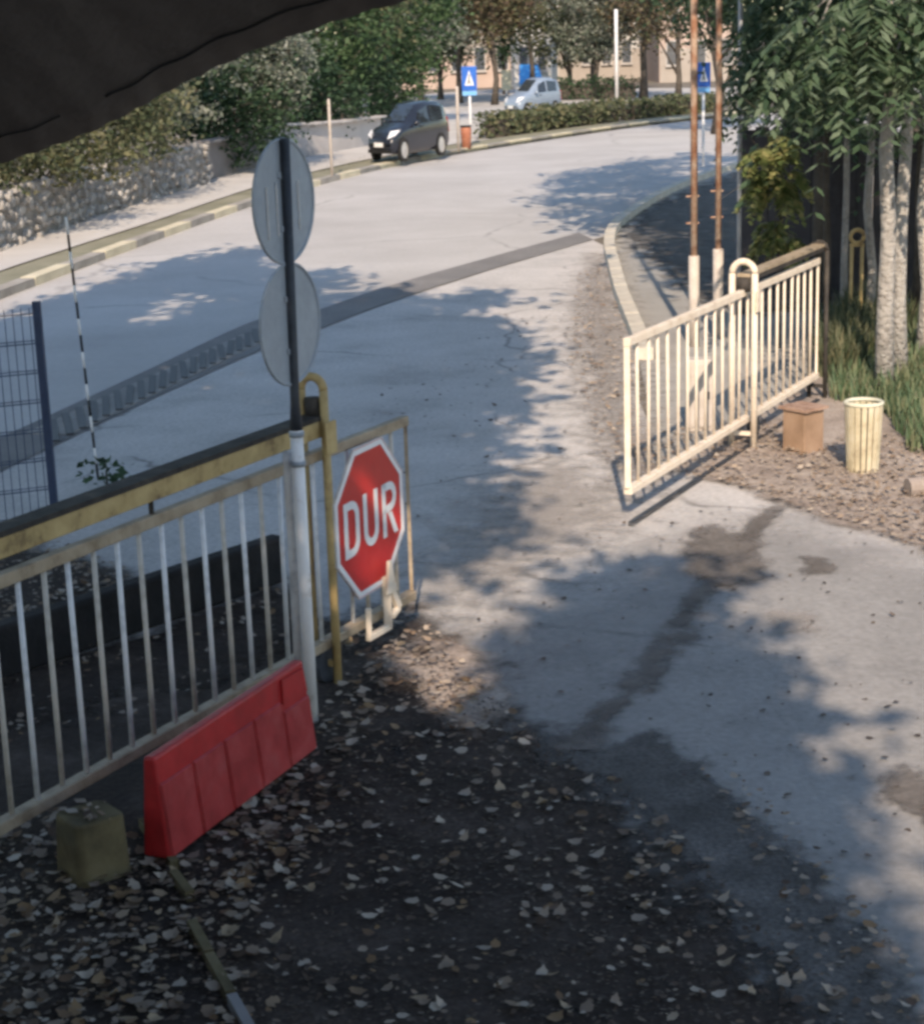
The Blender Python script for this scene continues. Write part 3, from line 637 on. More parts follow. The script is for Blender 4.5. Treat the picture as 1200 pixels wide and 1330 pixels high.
# ------------------------------------------------------------------ navy mesh fence and striped pole
fp = G(74, 690); fq = fp + np.array([-2.6, -1.0, 0])
mf = empty('mesh_fence', fp, 'navy welded wire mesh fence panel with one square post', 'fence')
MB().box(fp + [0, 0, .79], (.05, .05, 1.58)).build('post', M['navy'], mf)
mw = MB(); fu = (fq - fp) / np.linalg.norm(fq - fp); FLn = np.linalg.norm(fq - fp)
for z in (0.1, .3, .5, .7, .9, 1.1, 1.3, 1.5): 
    mw.tube([fp + [0, 0, z], fp + fu * FLn + [0, 0, z]], .0045, 5)
    if z < 1.5: mw.tube([fp + [0, 0, z + .02], fp + fu * FLn + [0, 0, z + .02]], .0035, 5)
for s_ in np.arange(.05, FLn, .055): mw.tube([fp + fu * s_ + [0, 0, .06], fp + fu * s_ + [0, 0, 1.54]], .003, 5)
o = mw.build('wire_mesh', M['navy'], mf); o['kind'] = 'stuff'
sb = G(128, 622); st_ = at(86, 282, sb[1] - .25)
sp_ = empty('striped_pole', sb, 'thin leaning pole in black and white bands behind the yellow beam', 'pole')
nb_ = 16
for i in range(nb_):
    a_ = sb + (st_ - sb) * i / nb_; b_ = sb + (st_ - sb) * (i + 1) / nb_
    MB().tube([a_, b_], .010, 8).build('band', M['trim'] if i % 2 == 0 else M['sign_white'], sp_, True)

# ------------------------------------------------------------------ foliage helpers
def leaf_quads(C, size, droop=0.0, aspect=.55, vary=.5):
    n = len(C); s = size * (1 + vary * (RNG.random(n) - .5) * 2)
    d = RNG.normal(size=(n, 3)); d[:, 2] = d[:, 2] * .6 - droop; d /= np.linalg.norm(d, axis=1)[:, None]
    e = RNG.normal(size=(n, 3)); e -= (e * d).sum(1)[:, None] * d; e /= np.linalg.norm(e, axis=1)[:, None] + 1e-9
    a = C - d * s[:, None] * .5; b = C + d * s[:, None] * .5; sw = s * aspect * .5
    m = C - d * s[:, None] * .05
    V = np.stack([a, m + e * sw[:, None], b, m - e * sw[:, None]], 1).reshape(-1, 3)
    F = np.arange(4 * n).reshape(n, 4); return V, F
def clumps(ells, per, spread, shell=.55):
    out = []
    for cx, cy, cz, rx, ry, rz, nc in ells:
        d = RNG.normal(size=(nc, 3)); d /= np.linalg.norm(d, axis=1)[:, None]
        r = shell + (1 - shell) * RNG.random(nc) ** .6; r *= np.where(RNG.random(nc) < .2, .6, 1)
        c = np.array([cx, cy, cz]) + d * r[:, None] * np.array([rx, ry, rz])
        k = np.repeat(np.arange(nc), per); sz = spread * (.6 + .8 * RNG.random(nc))[k]
        out.append((c, c[k] + RNG.normal(size=(len(k), 3)) * sz[:, None] * np.array([1, 1, .7])))
    return np.concatenate([o[0] for o in out]), np.concatenate([o[1] for o in out])
def put(name, V, F, mat, parent=None, loc=None):
    o3 = np.array(parent['_w']) if parent is not None else np.array(loc, float)
    m = raw_mesh(name, V - o3, F, mat); o = bpy.data.objects.new(name, m); COL.objects.link(o)
    if parent is not None: o.parent = parent
    else: o.location = o3
    o['_w'] = list(o3); return o
def tree(label, base, ells, leaf, mat, per=22, spread=.45, trunk=.12, bark='bark_dark', name='tree', group=None, lean=(0, 0), limbs=8, droop=.15, aspect=.55, zmin=None, cat='tree'):
    base = np.array(base, float); t = empty(name, base, label, cat, group)
    cc, L = clumps(ells, per, spread)
    if zmin is not None: L = L[L[:, 2] > zmin]
    V, F = leaf_quads(L, leaf, droop, aspect); put('crown', V, F, M[mat], t)
    e = ells[0]; topz = e[2] + e[5] * .4; tp = np.array([e[0] + lean[0], e[1] + lean[1], topz])
    pts = [base + (tp - base) * k / 6 + np.array([RNG.normal() * trunk * .5, RNG.normal() * trunk * .5, 0]) * (0 < k) for k in range(7)]
    mb_ = MB(); mb_.tube(pts, [trunk * (1.35 if k == 0 else 1 - .11 * k) for k in range(7)], 9)
    for i in range(limbs):
        c = cc[RNG.integers(len(cc))]; s_ = pts[2 + i % 4]
        if c[2] < s_[2] - .5: s_ = pts[1]
        mid = (s_ + c) / 2 + np.array([0, 0, .15]); mb_.tube([s_, mid, c], [trunk * .42, trunk * .28, trunk * .10], 6)
    mb_.build('trunk', M[bark], t, True)
    return t

# ------------------------------------------------------------------ gatehouse the camera hangs on, and its awning
gh = empty('gatehouse', (-2.4, -2.0, 0), 'low plastered gatehouse under the trees with a flat overhanging roof', 'building')
MB().box((-2.4, -2.15, 1.7), (7.0, 3.7, 3.4)).build('wall', M['plaster'], gh)
MB().box((-2.45, 2.45, 1.7), (1.46, 5.4, 3.4)).build('sky_block_wall', M['render_grey'], gh)  # unseen wall added to block sky light from the near left corner
MB().box((-2.6, 2.55, 3.512), (2.2, 5.6, .19)).build('sky_block_roof', M['render_grey'], gh)  # unseen roof over the added sky-blocking wall
MB().box((-2.35, -2.15, 3.51), (7.4, 4.2, .2)).build('roof', M['render_grey'], gh)
EDGE = [(-60,236),(-20,220),(30,203),(80,186),(130,166),(175,143),(220,118),(270,93),(330,66),(400,40),(470,17),(545,-3),(640,-28),(760,-55)]
ep = smooth_px(EDGE, 5); n = len(ep)
eb = [at(p[0], p[1] + 1.5 * math.sin(i * 1.7), 1.25) for i, p in enumerate(ep)]
mid = [at(p[0] - 10, p[1] - 30 - 2.0 * math.sin(i * .9), 1.20) for i, p in enumerate(ep)]
tp_ = [np.array([p[0] - .12, .70, 3.405]) for p in eb]
aw = empty('awning', (float(tp_[n//2][0]), .7, 3.2), 'dark grey awning flap hanging from the roof across the upper corner', 'awning')
m_ = MB(); rows = [eb, mid] + [[a * (1 - k) + b * k for a, b in zip(mid, tp_)] for k in (.25, .5, .75, 1.0)]
vs = [p for r in rows for p in r]; off = len(vs)
bk = [np.array(p) + np.array([.0, .006, .006]) for p in vs]
fs = [(r*n+i, r*n+i+1, (r+1)*n+i+1, (r+1)*n+i) for r in range(5) for i in range(n-1)]
fs2 = [tuple(off + q for q in f[::-1]) for f in fs]; rim = [(i+1, i, off+i, off+i+1) for i in range(n-1)]
m_.add(vs + bk, fs + fs2 + rim); m_.build('cloth', M['soffit'], aw, True)
i0 = 0
m_ = MB(); m_.tube([p + np.array([0, -.003, 0]) for p in mid[22:]], .0008, 6); m_.build('seam', M['soffit_seam'], aw, True)
m_ = MB(); m_.tube([p + np.array([0, -.003, 0]) for p in mid[8:17]], .0007, 6); m_.build('seam', M['soffit_seam'], aw, True)

# ------------------------------------------------------------------ trees that shade the yard from behind the camera and from the side
SHG = 'big trees shading the yard'
def shade_tree(label, base, poly, holes, n, hlo, hhi, leaf, per, spread, trunk, mat='lf_green'):
    # a crown as wide as the shade it throws: clumps stand up-sun of the measured outline of its shade
    base = np.array(base, float); t = empty('shade_tree', base, label, 'tree', SHG)
    pw = np.array([G(p[0], p[1])[:2] for p in poly]); lo, hi = pw.min(0), pw.max(0); C = []
    cot = 1 / math.tan(SUN_EL)
    while len(C) < n:
        q = lo + RNG.random(2) * (hi - lo)
        if sdist(q[None], pw)[0] < spread * .3: continue
        if any(sdist(q[None], np.array([G(a[0], a[1])[:2] for a in hp]))[0] > -spread * .5 for hp in holes): continue
        h = hlo + (hhi - hlo) * RNG.random(); p = q - SUN_TO * cot * h; C.append((p[0], p[1], h))
    C = np.array(C); k = np.repeat(np.arange(n), per); L = C[k] + RNG.normal(size=(len(k), 3)) * spread * np.array([.8, .8, .55]) * (.6 + .8 * RNG.random(n))[k][:, None]
    L = L[L[:, 2] > 4.2]
    V, F = leaf_quads(L, leaf, .1, .6); put('crown', V, F, M[mat], t)
    m_ = MB(); cen = C.mean(0); tp = np.array([cen[0], cen[1], hhi - .8]); pts = [base + (tp - base) * np.array([(k / 7) ** 1.5, (k / 7) ** 1.5, k / 7]) for k in range(8)]
    m_.tube(pts, [trunk * (1.3 if k == 0 else 1 - .1 * k) for k in range(8)], 10)
    for i in range(14):
        e_ = C[RNG.integers(n)]; s_ = pts[4 + i % 3]
        if e_[2] < 4.6: continue
        m_.tube([s_, (s_ + e_) / 2 + [0, 0, .4], e_], [trunk*.4, trunk*.25, trunk*.08], 6)
    m_.build('trunk', M['bark_dark'], t, True)
SH_A = [(-50,1400),(-50,1000),(150,900),(420,812),(540,815),(600,800),(655,830),(700,800),(745,780),(800,715),(830,705),(870,755),(920,785),(960,785),(968,850),(1000,905),(1010,960),(1035,1050),(1080,1150),(1130,1250),(1190,1400)]
HO_A = [[(478,850),(530,805),(600,810),(675,865),(685,960),(590,990),(500,925)], [(640,800),(700,770),(800,690),(700,700)]]
shade_tree('broad tree rising behind the gatehouse roof', (-1.2, -5.2, 0), SH_A, HO_A, 330, 5.6, 8.6, .22, 34, .28, .24)
SH_B = [(345,330),(420,350),(500,375),(560,395),(650,372),(672,430),(685,460),(672,520),(635,590),(630,650),(690,672),(700,700),(650,725),(560,765),(540,800),(420,810),(150,910),(-60,1010),(-60,700),(30,560),(300,430)]
HO_B = [[(470,806),(480,765),(520,745),(552,770),(525,808)], [(345,345),(370,335),(395,352),(370,372)], [(440,370),(480,352),(500,372),(460,392)], [(600,400),(640,396),(640,412),(605,415)], [(660,690),(690,640),(720,640),(720,690)]]
shade_tree('spreading tree over the mesh fence shading the apron', (-5.4, 9.0, 0), SH_B, HO_B, 760, 5.0, 7.8, .24, 30, .30, .26)
SH_C = [(-60,1010),(-60,440),(20,415),(140,372),(240,338),(345,322),(340,400),(300,430),(30,560),(100,700),(150,910)]
HO_C = [[(140,430),(200,395),(260,370),(280,385),(200,430)], [(140,590),(220,540),(235,560),(170,600)]]
shade_tree('tall tree beyond the mesh fence shading the near lane', (-9.0, 10.5, 0), SH_C, HO_C, 420, 5.2, 8.2, .26, 32, .34, .26)
SH_D = [(690,262),(740,222),(830,206),(900,198),(960,205),(1060,200),(1100,315),(1020,335),(968,345),(925,390),(880,378),(850,345),(815,322),(775,312),(745,296)]
HO_D = [[(800,330),(790,300),(840,290),(870,330)]]
shade_tree('tall tree over the pavement beyond the cream gate', (6.2, 23.0, 0), SH_D, HO_D, 420, 4.8, 7.2, .26, 30, .36, .2, 'lf_deep')

# ------------------------------------------------------------------ right side: poles, box, bin, log, sheet
for k, (px, lab) in enumerate((((901, 452), 'tall rusty pole in a pale sleeve, the one nearer the driveway'), ((932, 440), 'tall rusty pole in a pale sleeve, beside the thin grey pole'))):
    p = G(*px); e = empty('tall_pole', p, lab, 'pole', 'rusty poles behind the cream gate')
    MB().tube([p, p + [0, 0, .95]], .055, 12).build('sleeve', M['sleeve'], e, True)
    MB().tube([p + [0, 0, .9], p + [0, 0, 6.5]], .036 if k == 0 else .032, 12).build('shaft', M['rust'], e, True)
    for z in (1.28, 1.55):
        MB().tube([p + [-.08, 0, z], p + [.05, 0, z]], .010, 6).build('peg', M['rust'], e)
p = G(959, 400); m_ = MB(); m_.tube([p, p + [0, 0, 6.0]], .027, 10)
tag(m_.build('grey_pole', M['grey_pole'], smooth=True), 'thin bare grey pole beside the hanging foliage', 'pole')

def board(px0, px1, Y0, name, label, mat, t=.03):
    a_, b_ = at(px0[0], px1[1], Y0), at(px1[0], px0[1], Y0)
    o = MB().box(((a_[0]+b_[0])/2, Y0, (a_[2]+b_[2])/2), (b_[0]-a_[0], t, b_[2]-a_[2])).build(name, mat, bevel=.01); return tag(o, label, 'board')
gw = G(910, 562)
e = empty('cabinet', gw, 'white metal utility cabinet seen through the cream gate bars', 'cabinet')
MB().box(gw + [0, .09, .30], (.21, .18, .60)).build('body', M['sleeve'], e, bevel=.012)
MB().box(gw + [0, -.005, .31], (.17, .012, .52)).build('door', M['sleeve'], e, bevel=.004)
MB().box(gw + [.06, -.016, .31], (.015, .02, .06)).build('handle', M['steel_dark'], e)
# brown box
c = G(1050, 592); az = math.radians(-22)
e = empty('wooden_box', c + [0, .13, 0], 'brown wooden box with a weathered overhanging lid by the cream gate', 'box')
bc = c + np.array([-.02, .14, 0]); 
MB().box(bc + [0, 0, .17], (.22, .22, .34), math.radians(38)).build('body', M['wood_box'], e, bevel=.006)
for k in range(4):
    X = np.array([math.cos(math.radians(38)), math.sin(math.radians(38)), 0]); Yv = np.array([-X[1], X[0], 0])
    MB().box(bc + X * (-.099 + .066 * k) + [0, 0, .352 + .003 * (k % 2)], (.062, .28, .022), math.radians(38)).build('lid_plank', M['wood_box_top'], e)
# slatted bin
c = G(1124, 618)
e = empty('litter_bin', c + [0, .12, 0], 'round litter bin of yellow slats with a pale rim on the leaf litter', 'bin')
bcn = c + np.array([0, .12, 0]); R1, R2, hb = .105, .128, .52
m_ = MB(); m_.tube([bcn + [0, 0, .03], bcn + [0, 0, hb - .03]], [R1 - .012, R2 - .014], 20); m_.build('lining', M['bin_dark'], e, True)
nsl = 18
for k in range(nsl):
    t = 2 * math.pi * k / nsl; dd = np.array([math.cos(t), math.sin(t), 0]); tg = np.array([-dd[1], dd[0], 0])
    w0, w1 = .0155, .0185
    a0, a1 = bcn + dd * R1, bcn + dd * R2 + np.array([0, 0, hb])
    m_ = MB(); m_.add([a0 - tg*w0, a0 + tg*w0, a1 + tg*w1, a1 - tg*w1, a0 - tg*w0 + dd*.010, a0 + tg*w0 + dd*.010, a1 + tg*w1 + dd*.010, a1 - tg*w1 + dd*.010],
        [(0,1,2,3),(7,6,5,4),(0,4,5,1),(1,5,6,2),(2,6,7,3),(3,7,4,0)]); m_.build('slat', M['slat_yellow'], e)
m_ = MB(); m_.tube([bcn + np.array([(R2 + .004) * math.cos(t), (R2 + .004) * math.sin(t), hb]) for t in np.linspace(0, 2*math.pi, 25)], .015, 8, False); m_.build('rim', M['rim_pale'], e, True)
m_ = MB(); m_.tube([bcn + [0, 0, hb - .05], bcn + [0, 0, hb - .045]], R2 - .012, 20); m_.build('liner_bag', M['galv'], e, True)
# log
c = G(1178, 634, .07); e = MB(); e.tube([c, c + [.10, .02, 0], c + [.42, .10, 0], c + [.62, .14, 0]], [.068, .075, .078, .07], 14)
tag(e.build('log', M['log'], smooth=False), 'short cut log lying on the leaves near the slatted bin', 'log')

# dark vertical board fence behind the hanging foliage
fa, fb = np.array([3.55, 23.0, 0]), np.array([7.4, 20.0, 0]); fu = (fb - fa) / np.linalg.norm(fb - fa); fl = np.linalg.norm(fb - fa)
e = empty('board_fence', V2(fa + fb) / 2, 'dark vertical board fence in the shade behind the black hoop post', 'fence')
m_ = MB(); m_.box((0, 0, .98), (.183, .022, 1.96)); bm_ = m_.mesh('board'); bm_.materials.append(M['board_dark'])
nbd = int(fl / .19)
for i in range(nbd):
    q = fa + fu * (i + .5) * fl / nbd; inst('board', bm_, q + np.array([0, 0, .04]), e, (random.uniform(-.01, .01), random.uniform(-.008, .008), math.atan2(fu[1], fu[0]) + random.uniform(-.05, .05)), (1, 1, random.uniform(.94, 1.04)))
for z in (.5, 1.5): MB().beam(fa + np.array([.02, .05, z]), fb + np.array([.02, .05, z]), .05, .07).build('rail', M['board_dark'], e)

# ------------------------------------------------------------------ far wall of stones and its neighbours
wl = [G(p[0], p[1]) for p in smooth_px([(-90,362),(0,330),(100,294),(200,262),(262,244)], 4)]
root = empty('stone_wall', wl[len(wl)//2], 'rough pale stone retaining wall along the far pavement', 'wall')
Pw = np.array([p[:2] for p in wl]); sg_ = np.linalg.norm(np.diff(Pw, axis=0), axis=1); cum = np.concatenate([[0], np.cumsum(sg_)])
def wpos(s):
    i = min(np.searchsorted(cum, s, 'right') - 1, len(sg_) - 1); q = Pw[i] + (Pw[i+1] - Pw[i]) * (s - cum[i]) / sg_[i]; d = (Pw[i+1] - Pw[i]) / sg_[i]; return np.array([q[0], q[1], 0]), np.array([d[0], d[1], 0])
m_ = MB()
for i in range(len(wl) - 1):
    m_.beam(V2(wl[i]) + [0, .25, .5], V2(wl[i+1]) + [0, .25, .5], .4, .98 + .03 * (i % 2))
m_.build('core', M['mortar'], root)
stones = []
for k in range(8):
    m_ = MB(); nx_, nz_ = 3, 3
    top = []; 
    ang0 = random.random() * 6
    ring = [(math.cos(t) * random.uniform(.8, 1.05), math.sin(t) * random.uniform(.8, 1.05)) for t in [ang0 + 2*math.pi*i/7 for i in range(7)]]
    vs = [(x, 0, z) for x, z in ring] + [(x * .72, -.5, z * .72) for x, z in ring] + [(random.uniform(-.1,.1), -.62, random.uniform(-.1,.1))]
    fs = [(i, (i+1)%7, 7+(i+1)%7, 7+i) for i in range(7)] + [(7+i, 7+(i+1)%7, 14) for i in range(7)]
    m_.add(vs, fs); me = m_.mesh('stone'); me.materials.append(M['stone'] if k % 3 else M['stone_b']); stones.append(me)
z = .10; row = 0
while z < 1.12:
    s = .1 + .11 * (row % 2)
    while s < cum[-1] - .1:
        wd_ = random.uniform(.08, .20); p, d = wpos(s); nrm = np.array([d[1], -d[0], 0]); 
        if random.random() < .93:
            inst('stone', random.choice(stones), p + [0, 0, z + random.uniform(-.055, .055)] + np.array([0, .25, 0]) + nrm * .195, root, (0, random.uniform(-.3, .3), math.atan2(d[1], d[0])), (wd_, random.uniform(.07, .2), random.uniform(.06, .125)))
        s += wd_ * 1.75 + .03
    z += .17; row += 1
def wall_seg(name, label, px, h, mat, t=.3, cap=None):
    L = [G(p[0], p[1]) for p in smooth_px(px, 4)]
    e = empty(name, L[len(L)//2], label, 'wall')
    m_ = MB(); n = len(L); vs = []
    for i, p in enumerate(L):
        d = V2(L[min(i+1, n-1)] - L[max(i-1, 0)]); d /= np.linalg.norm(d); nn = np.array([-d[1], d[0], 0]) * t
        p = V2(p); hh_ = h if not hasattr(h, '__len__') else h[0] + (h[1]-h[0]) * i / (n-1); vs += [p, p + nn, p + nn + [0, 0, hh_], p + [0, 0, hh_]]
    fs = [(4*i+a_, 4*(i+1)+a_, 4*(i+1)+(a_+1)%4, 4*i+(a_+1)%4) for i in range(n-1) for a_ in range(4)] + [(0,1,2,3), (4*n-1,4*n-2,4*n-3,4*n-4)]
    m_.add(vs, fs); m_.build('wall_body', mat, e)
    if cap:
        m_ = MB()
        for i in range(n-1): 
            ha = h if not hasattr(h, '__len__') else h[0] + (h[1]-h[0]) * (i+.5) / (n-1)
            m_.beam(V2(L[i]) + [0, t/2, ha + .03], V2(L[i+1]) + [0, t/2, ha + .03], t + .08, .055)
        m_.build('coping', cap, e)
    return e
wall_seg('block_wall', 'plain grey rendered wall between the stones and the round sign', [(264,242),(300,232),(352,219)], .95, M['render_grey'], .3, M['render_grey'])
wall_seg('rendered_wall', 'sunlit pale rendered wall left of the dark hatchback', [(354,214),(420,203),(496,186)], (1.0, .78), M['render_pale'], .3, M['render_pale'])

# ------------------------------------------------------------------ cars (measured on the narrow picture, so their widths are narrow too)
def car(name, label, ground, head, squash, paint, Lc=3.7, Wc=1.62, Hc=1.48, plate=True):
    base = np.array(ground, float); root = empty(name, base, label, 'car')
    ch, sh = math.cos(head), math.sin(head)
    def T(p):
        x, y, z = p; return base + np.array([(x * ch - y * sh) * squash, x * sh + y * ch, z])
    # stations along the length: x, z_low, z_belt, z_top, half width low, half width top
    st = [(-1.00,.42,.72,.80,.60,.50),(-.97,.26,.86,1.06,.74,.60),(-.86,.22,.92,1.38,.79,.60),(-.60,.20,.93,1.46,.81,.62),(-.28,.19,.92,1.48,.82,.60),(.02,.19,.91,1.43,.82,.58),
          (.24,.19,.90,1.22,.82,.58),(.46,.19,.88,.98,.81,.62),(.66,.20,.84,.90,.80,.62),(.86,.22,.72,.78,.76,.58),(.97,.26,.60,.66,.66,.50),(1.0,.34,.52,.56,.58,.44)]
    def ringp(s):
        x, zl, zb, zt, wl_, wt = s; k = Wc / 1.64; x *= Lc / 2; kz = Hc / 1.48
        return [(x,-wl_*k*.88,zl*kz),(x,-wl_*k,(zl+.14)*kz),(x,-wl_*k,(zb-.10)*kz),(x,-wl_*k*.97,zb*kz),(x,-wt*k,zt*kz-.03),(x,-wt*k*.8,zt*kz),(x,wt*k*.8,zt*kz),(x,wt*k,zt*kz-.03),(x,wl_*k*.97,zb*kz),(x,wl_*k,(zb-.10)*kz),(x,wl_*k,(zl+.14)*kz),(x,wl_*k*.88,zl*kz)]
    R = [ringp(s) for s in st]; m_ = MB(); n = 12
    vs = [T(p) for r in R for p in r]
    fs = [(i*n+k, i*n+(k+1)%n, (i+1)*n+(k+1)%n, (i+1)*n+k) for i in range(len(R)-1) for k in range(n)] + [tuple(range(n))[::-1], tuple((len(R)-1)*n + k for k in range(n))]
    m_.add(vs, [f[::-1] for f in fs]); m_.build('body', paint, root, True)
    def lerp(a_, b_, t): return tuple(a_[i] + (b_[i] - a_[i]) * t for i in range(3))
    def panel(nm, quad, mat, off, d=.012):
        q = [T(p) for p in quad]; c = sum(q) / 4; o3 = T(off) - T((0, 0, 0)); m2 = MB(); m2.prism([p + o3 * .006 for p in q], o3 * d); return m2.build(nm, mat, root)
    # windscreen between station 5..7 top edges
    a5, a6, a7 = R[5], R[6], R[7]
    panel('windscreen', [lerp(a5[5], a7[5], .08), lerp(a5[6], a7[6], .08), lerp(a5[6], a7[6], .95)[:1] + (a7[6][1]*.98, a7[6][2]+.02), lerp(a5[5], a7[5], .95)[:1] + (a7[5][1]*.98, a7[5][2]+.02)], M['glass'], (.7, 0, .7), .02)
    panel('rear_window', [R[1][5], R[1][6], R[2][6], R[2][5]], M['glass'], (-1, 0, .3), .02)
    for sgn, (ib, it) in ((-1, (3, 4)), (1, (8, 7))):
        for (i0, i1, f0, f1) in ((4, 6, .08, .86), (2, 4, .18, .94)):
            lo0, lo1 = lerp(R[i0][ib], R[i1][ib], f0), lerp(R[i0][ib], R[i1][ib], f1); up0, up1 = lerp(R[i0][it], R[i1][it], f0), lerp(R[i0][it], R[i1][it], f1 if i1 != 6 else .62)
            q = [lerp(lo0, up0, .08), lerp(lo1, up1, .08), lerp(lo1, up1, .86), lerp(lo0, up0, .86)]
            panel('side_window', q, M['glass'], (0, sgn, .25), .02)
        # mirror, lamps, handle
        x6 = R[6][ib]; mm = MB(); c = T((x6[0] + .05, x6[1] + sgn * .10, x6[2] + .06)); mm.tube([T((x6[0]+.02, x6[1]+sgn*.03, x6[2]+.05)), c, T((x6[0]+.04, x6[1]+sgn*.19, x6[2]+.06))], [.04, .085, .05], 8); mm.build('mirror', paint, root, True)
        r9, r10 = R[9], R[10]; ky = 3 if sgn < 0 else 8
        h1 = (Lc/2*.80, sgn*Wc*.40, Hc*.50); h2 = (Lc/2*.965, sgn*Wc*.25, Hc*.43)
        q = [(Lc/2*.74, sgn*Wc*.47, Hc*.545), (Lc/2*.90, sgn*Wc*.455, Hc*.46), (Lc/2*.985, sgn*Wc*.27, Hc*.40), (Lc/2*.90, sgn*Wc*.30, Hc*.525)]
        panel('headlight', q, M['lamp'], (.6, sgn*.4, .6), .03)
        panel('tail_light', [(-Lc/2*.99, sgn*Wc*.36, .62), (-Lc/2*.99, sgn*Wc*.44, .62), (-Lc/2*.96, sgn*Wc*.42, 1.0), (-Lc/2*.96, sgn*Wc*.34, 1.0)], M['red'], (-1, 0, 0), .03)
        panel('door_handle', [(.0, sgn*Wc*.5, .84*Hc/1.48), (.16, sgn*Wc*.5, .84*Hc/1.48), (.16, sgn*Wc*.5, .87*Hc/1.48), (.0, sgn*Wc*.5, .87*Hc/1.48)], M['trim'], (0, sgn, 0), .02)
        for xx in (Lc/2*.66, -Lc/2*.64):
            wm = MB(); y0 = sgn * Wc * .40; y1 = sgn * Wc * .51
            def circ(y, r, k=20): return [T((xx + r*math.cos(t), y, .31 + r*math.sin(t))) for t in np.linspace(0, 2*math.pi, k+1)[:-1]]
            A_, B_, C_ = circ(y0, .30), circ(y1, .31), circ(y1, .21)
            k = 20; wm.add(A_ + B_ + C_, [(i, (i+1)%k, k+(i+1)%k, k+i) for i in range(k)] + [(k+i, k+(i+1)%k, 2*k+(i+1)%k, 2*k+i) for i in range(k)] + [tuple(range(k))])
            wo = wm.build('wheel', M['tyre'], root)
            rm = MB(); D_ = circ(y1 - sgn*.02, .205); rm.add(C_ + D_ + [T((xx, y1 + sgn*.005, .31))], [(i, (i+1)%k, k+(i+1)%k, k+i) for i in range(k)] + [(k+i, k+(i+1)%k, 2*k) for i in range(0, k)]); rm.build('rim', M['rim'], wo)
    panel('grille', [(Lc/2*.995, -.34, .34), (Lc/2*.995, .34, .34), (Lc/2*.995, .34, .50), (Lc/2*.995, -.34, .50)], M['trim'], (1, 0, 0), .03)
    panel('bumper', [(Lc/2*.985, -.62, .24), (Lc/2*.985, .62, .24), (Lc/2*1.0, .60, .33), (Lc/2*1.0, -.60, .33)], M['trim'], (1, 0, 0), .05)
    if plate: panel('number_plate', [(Lc/2*1.005, -.24, .40), (Lc/2*1.005, .24, .40), (Lc/2*1.005, .24, .51), (Lc/2*1.005, -.24, .51)], M['plate'], (1, 0, 0), .045)
    return root
cg = G(532, 211); car('parked_car', 'dark blue hatchback parked facing the driveway on the far pavement', (cg[0], cg[1], .11), math.radians(-128), .60, M['car_dark'], 3.9, 1.66, 1.46)
cg = G(692, 152); car('parked_car', 'silver blue car half hidden behind the clipped hedge', (cg[0], cg[1], 0.0), math.radians(-140), .60, M['car_silver'], 3.9, 1.66, 1.5)

# ------------------------------------------------------------------ far street furniture
def crossing_sign(px_base, px_top, px_w, label, lower=True):
    b = G(*px_base); zt = at(px_base[0], px_top, b[1])[2]; wd = px_w / FPX * b[1]; hs = 30 / FPX * b[1]
    e = empty('crossing_sign', b, label, 'sign', 'blue crossing signs by the road')
    MB().tube([b, b + [0, 0, zt]], .035, 8).build('pole', M['white_pole'], e, True)
    y = b[1] - .06; zc = zt - hs / 2
    MB().box((b[0], y, zc), (wd, .03, hs)).build('panel', M['blue_sign'], e, bevel=.01)
    tri = MB(); tri.prism([(b[0]-wd*.30, y-.018, zc-hs*.28), (b[0]+wd*.30, y-.018, zc-hs*.28), (b[0], y-.018, zc+hs*.34)], (0, -.006, 0)); tri.build('white_triangle', M['sign_white'], e)
    fg = MB(); k = hs
    fg.tube([(b[0]+wd*.02, y-.03, zc+k*.13), (b[0]+wd*.02, y-.03, zc+k*.17)], k*.035, 8)
    fg.beam((b[0], y-.028, zc+k*.10), (b[0]-wd*.02, y-.028, zc-k*.06), .006, wd*.09)
    fg.beam((b[0]-wd*.02, y-.028, zc-k*.06), (b[0]+wd*.10, y-.028, zc-k*.24), .006, wd*.07)
    fg.beam((b[0]-wd*.02, y-.028, zc-k*.06), (b[0]-wd*.13, y-.028, zc-k*.24), .006, wd*.07)
    fg.build('walking_figure', M['trim'], e)
    MB().box((b[0], y, zc - hs * .5 - .07), (wd * .95, .025, .12)).build('lower_plate', M['blue_light'], e)
    return e
crossing_sign((612, 195), 86, 19, 'blue pedestrian crossing sign on a white post near the dark car')
crossing_sign((913, 216), 81, 17, 'blue pedestrian crossing sign seen between the rusty poles')
def slim(px, top_px, r, mat, label, name='slim_post', cat='post'):
    b = G(*px); zt = at(px[0], top_px, b[1])[2]; m_ = MB(); m_.tube([b, b + [0, 0, zt - .06], b + [0, 0, zt]], [r, r, r * .6], 8)
    return tag(m_.build(name, mat, smooth=True), label, cat)
slim((432, 236), 128, .035, M['sleeve'], 'slim pale post standing on the verge left of the dark car')
slim((596, 200), 112, .045, M['sleeve'], 'slim pale post just left of the blue crossing sign')
slim((801, 140), 12, .075, M['white_pole'], 'tall white lamp post rising behind the hedges', 'lamp_post', 'lamp post')
b = G(476, 176); e = empty('small_sign', b, 'small white sign plate among the shaded trunks', 'sign')
z0 = at(476, 140, b[1])[2]; z1 = at(476, 112, b[1])[2]
MB().tube([b, b + [0, 0, z0]], .03, 8).build('pole', M['grey_pole'], e, True); MB().box((b[0], b[1], (z0+z1)/2), (.19, .03, z1-z0)).build('plate', M['sign_white'], e)
b = G(658, 128); e = empty('small_sign', b, 'small pale notice board on a post by the far side road', 'sign')
z0 = at(658, 117, b[1])[2]; z1 = at(658, 91, b[1])[2]
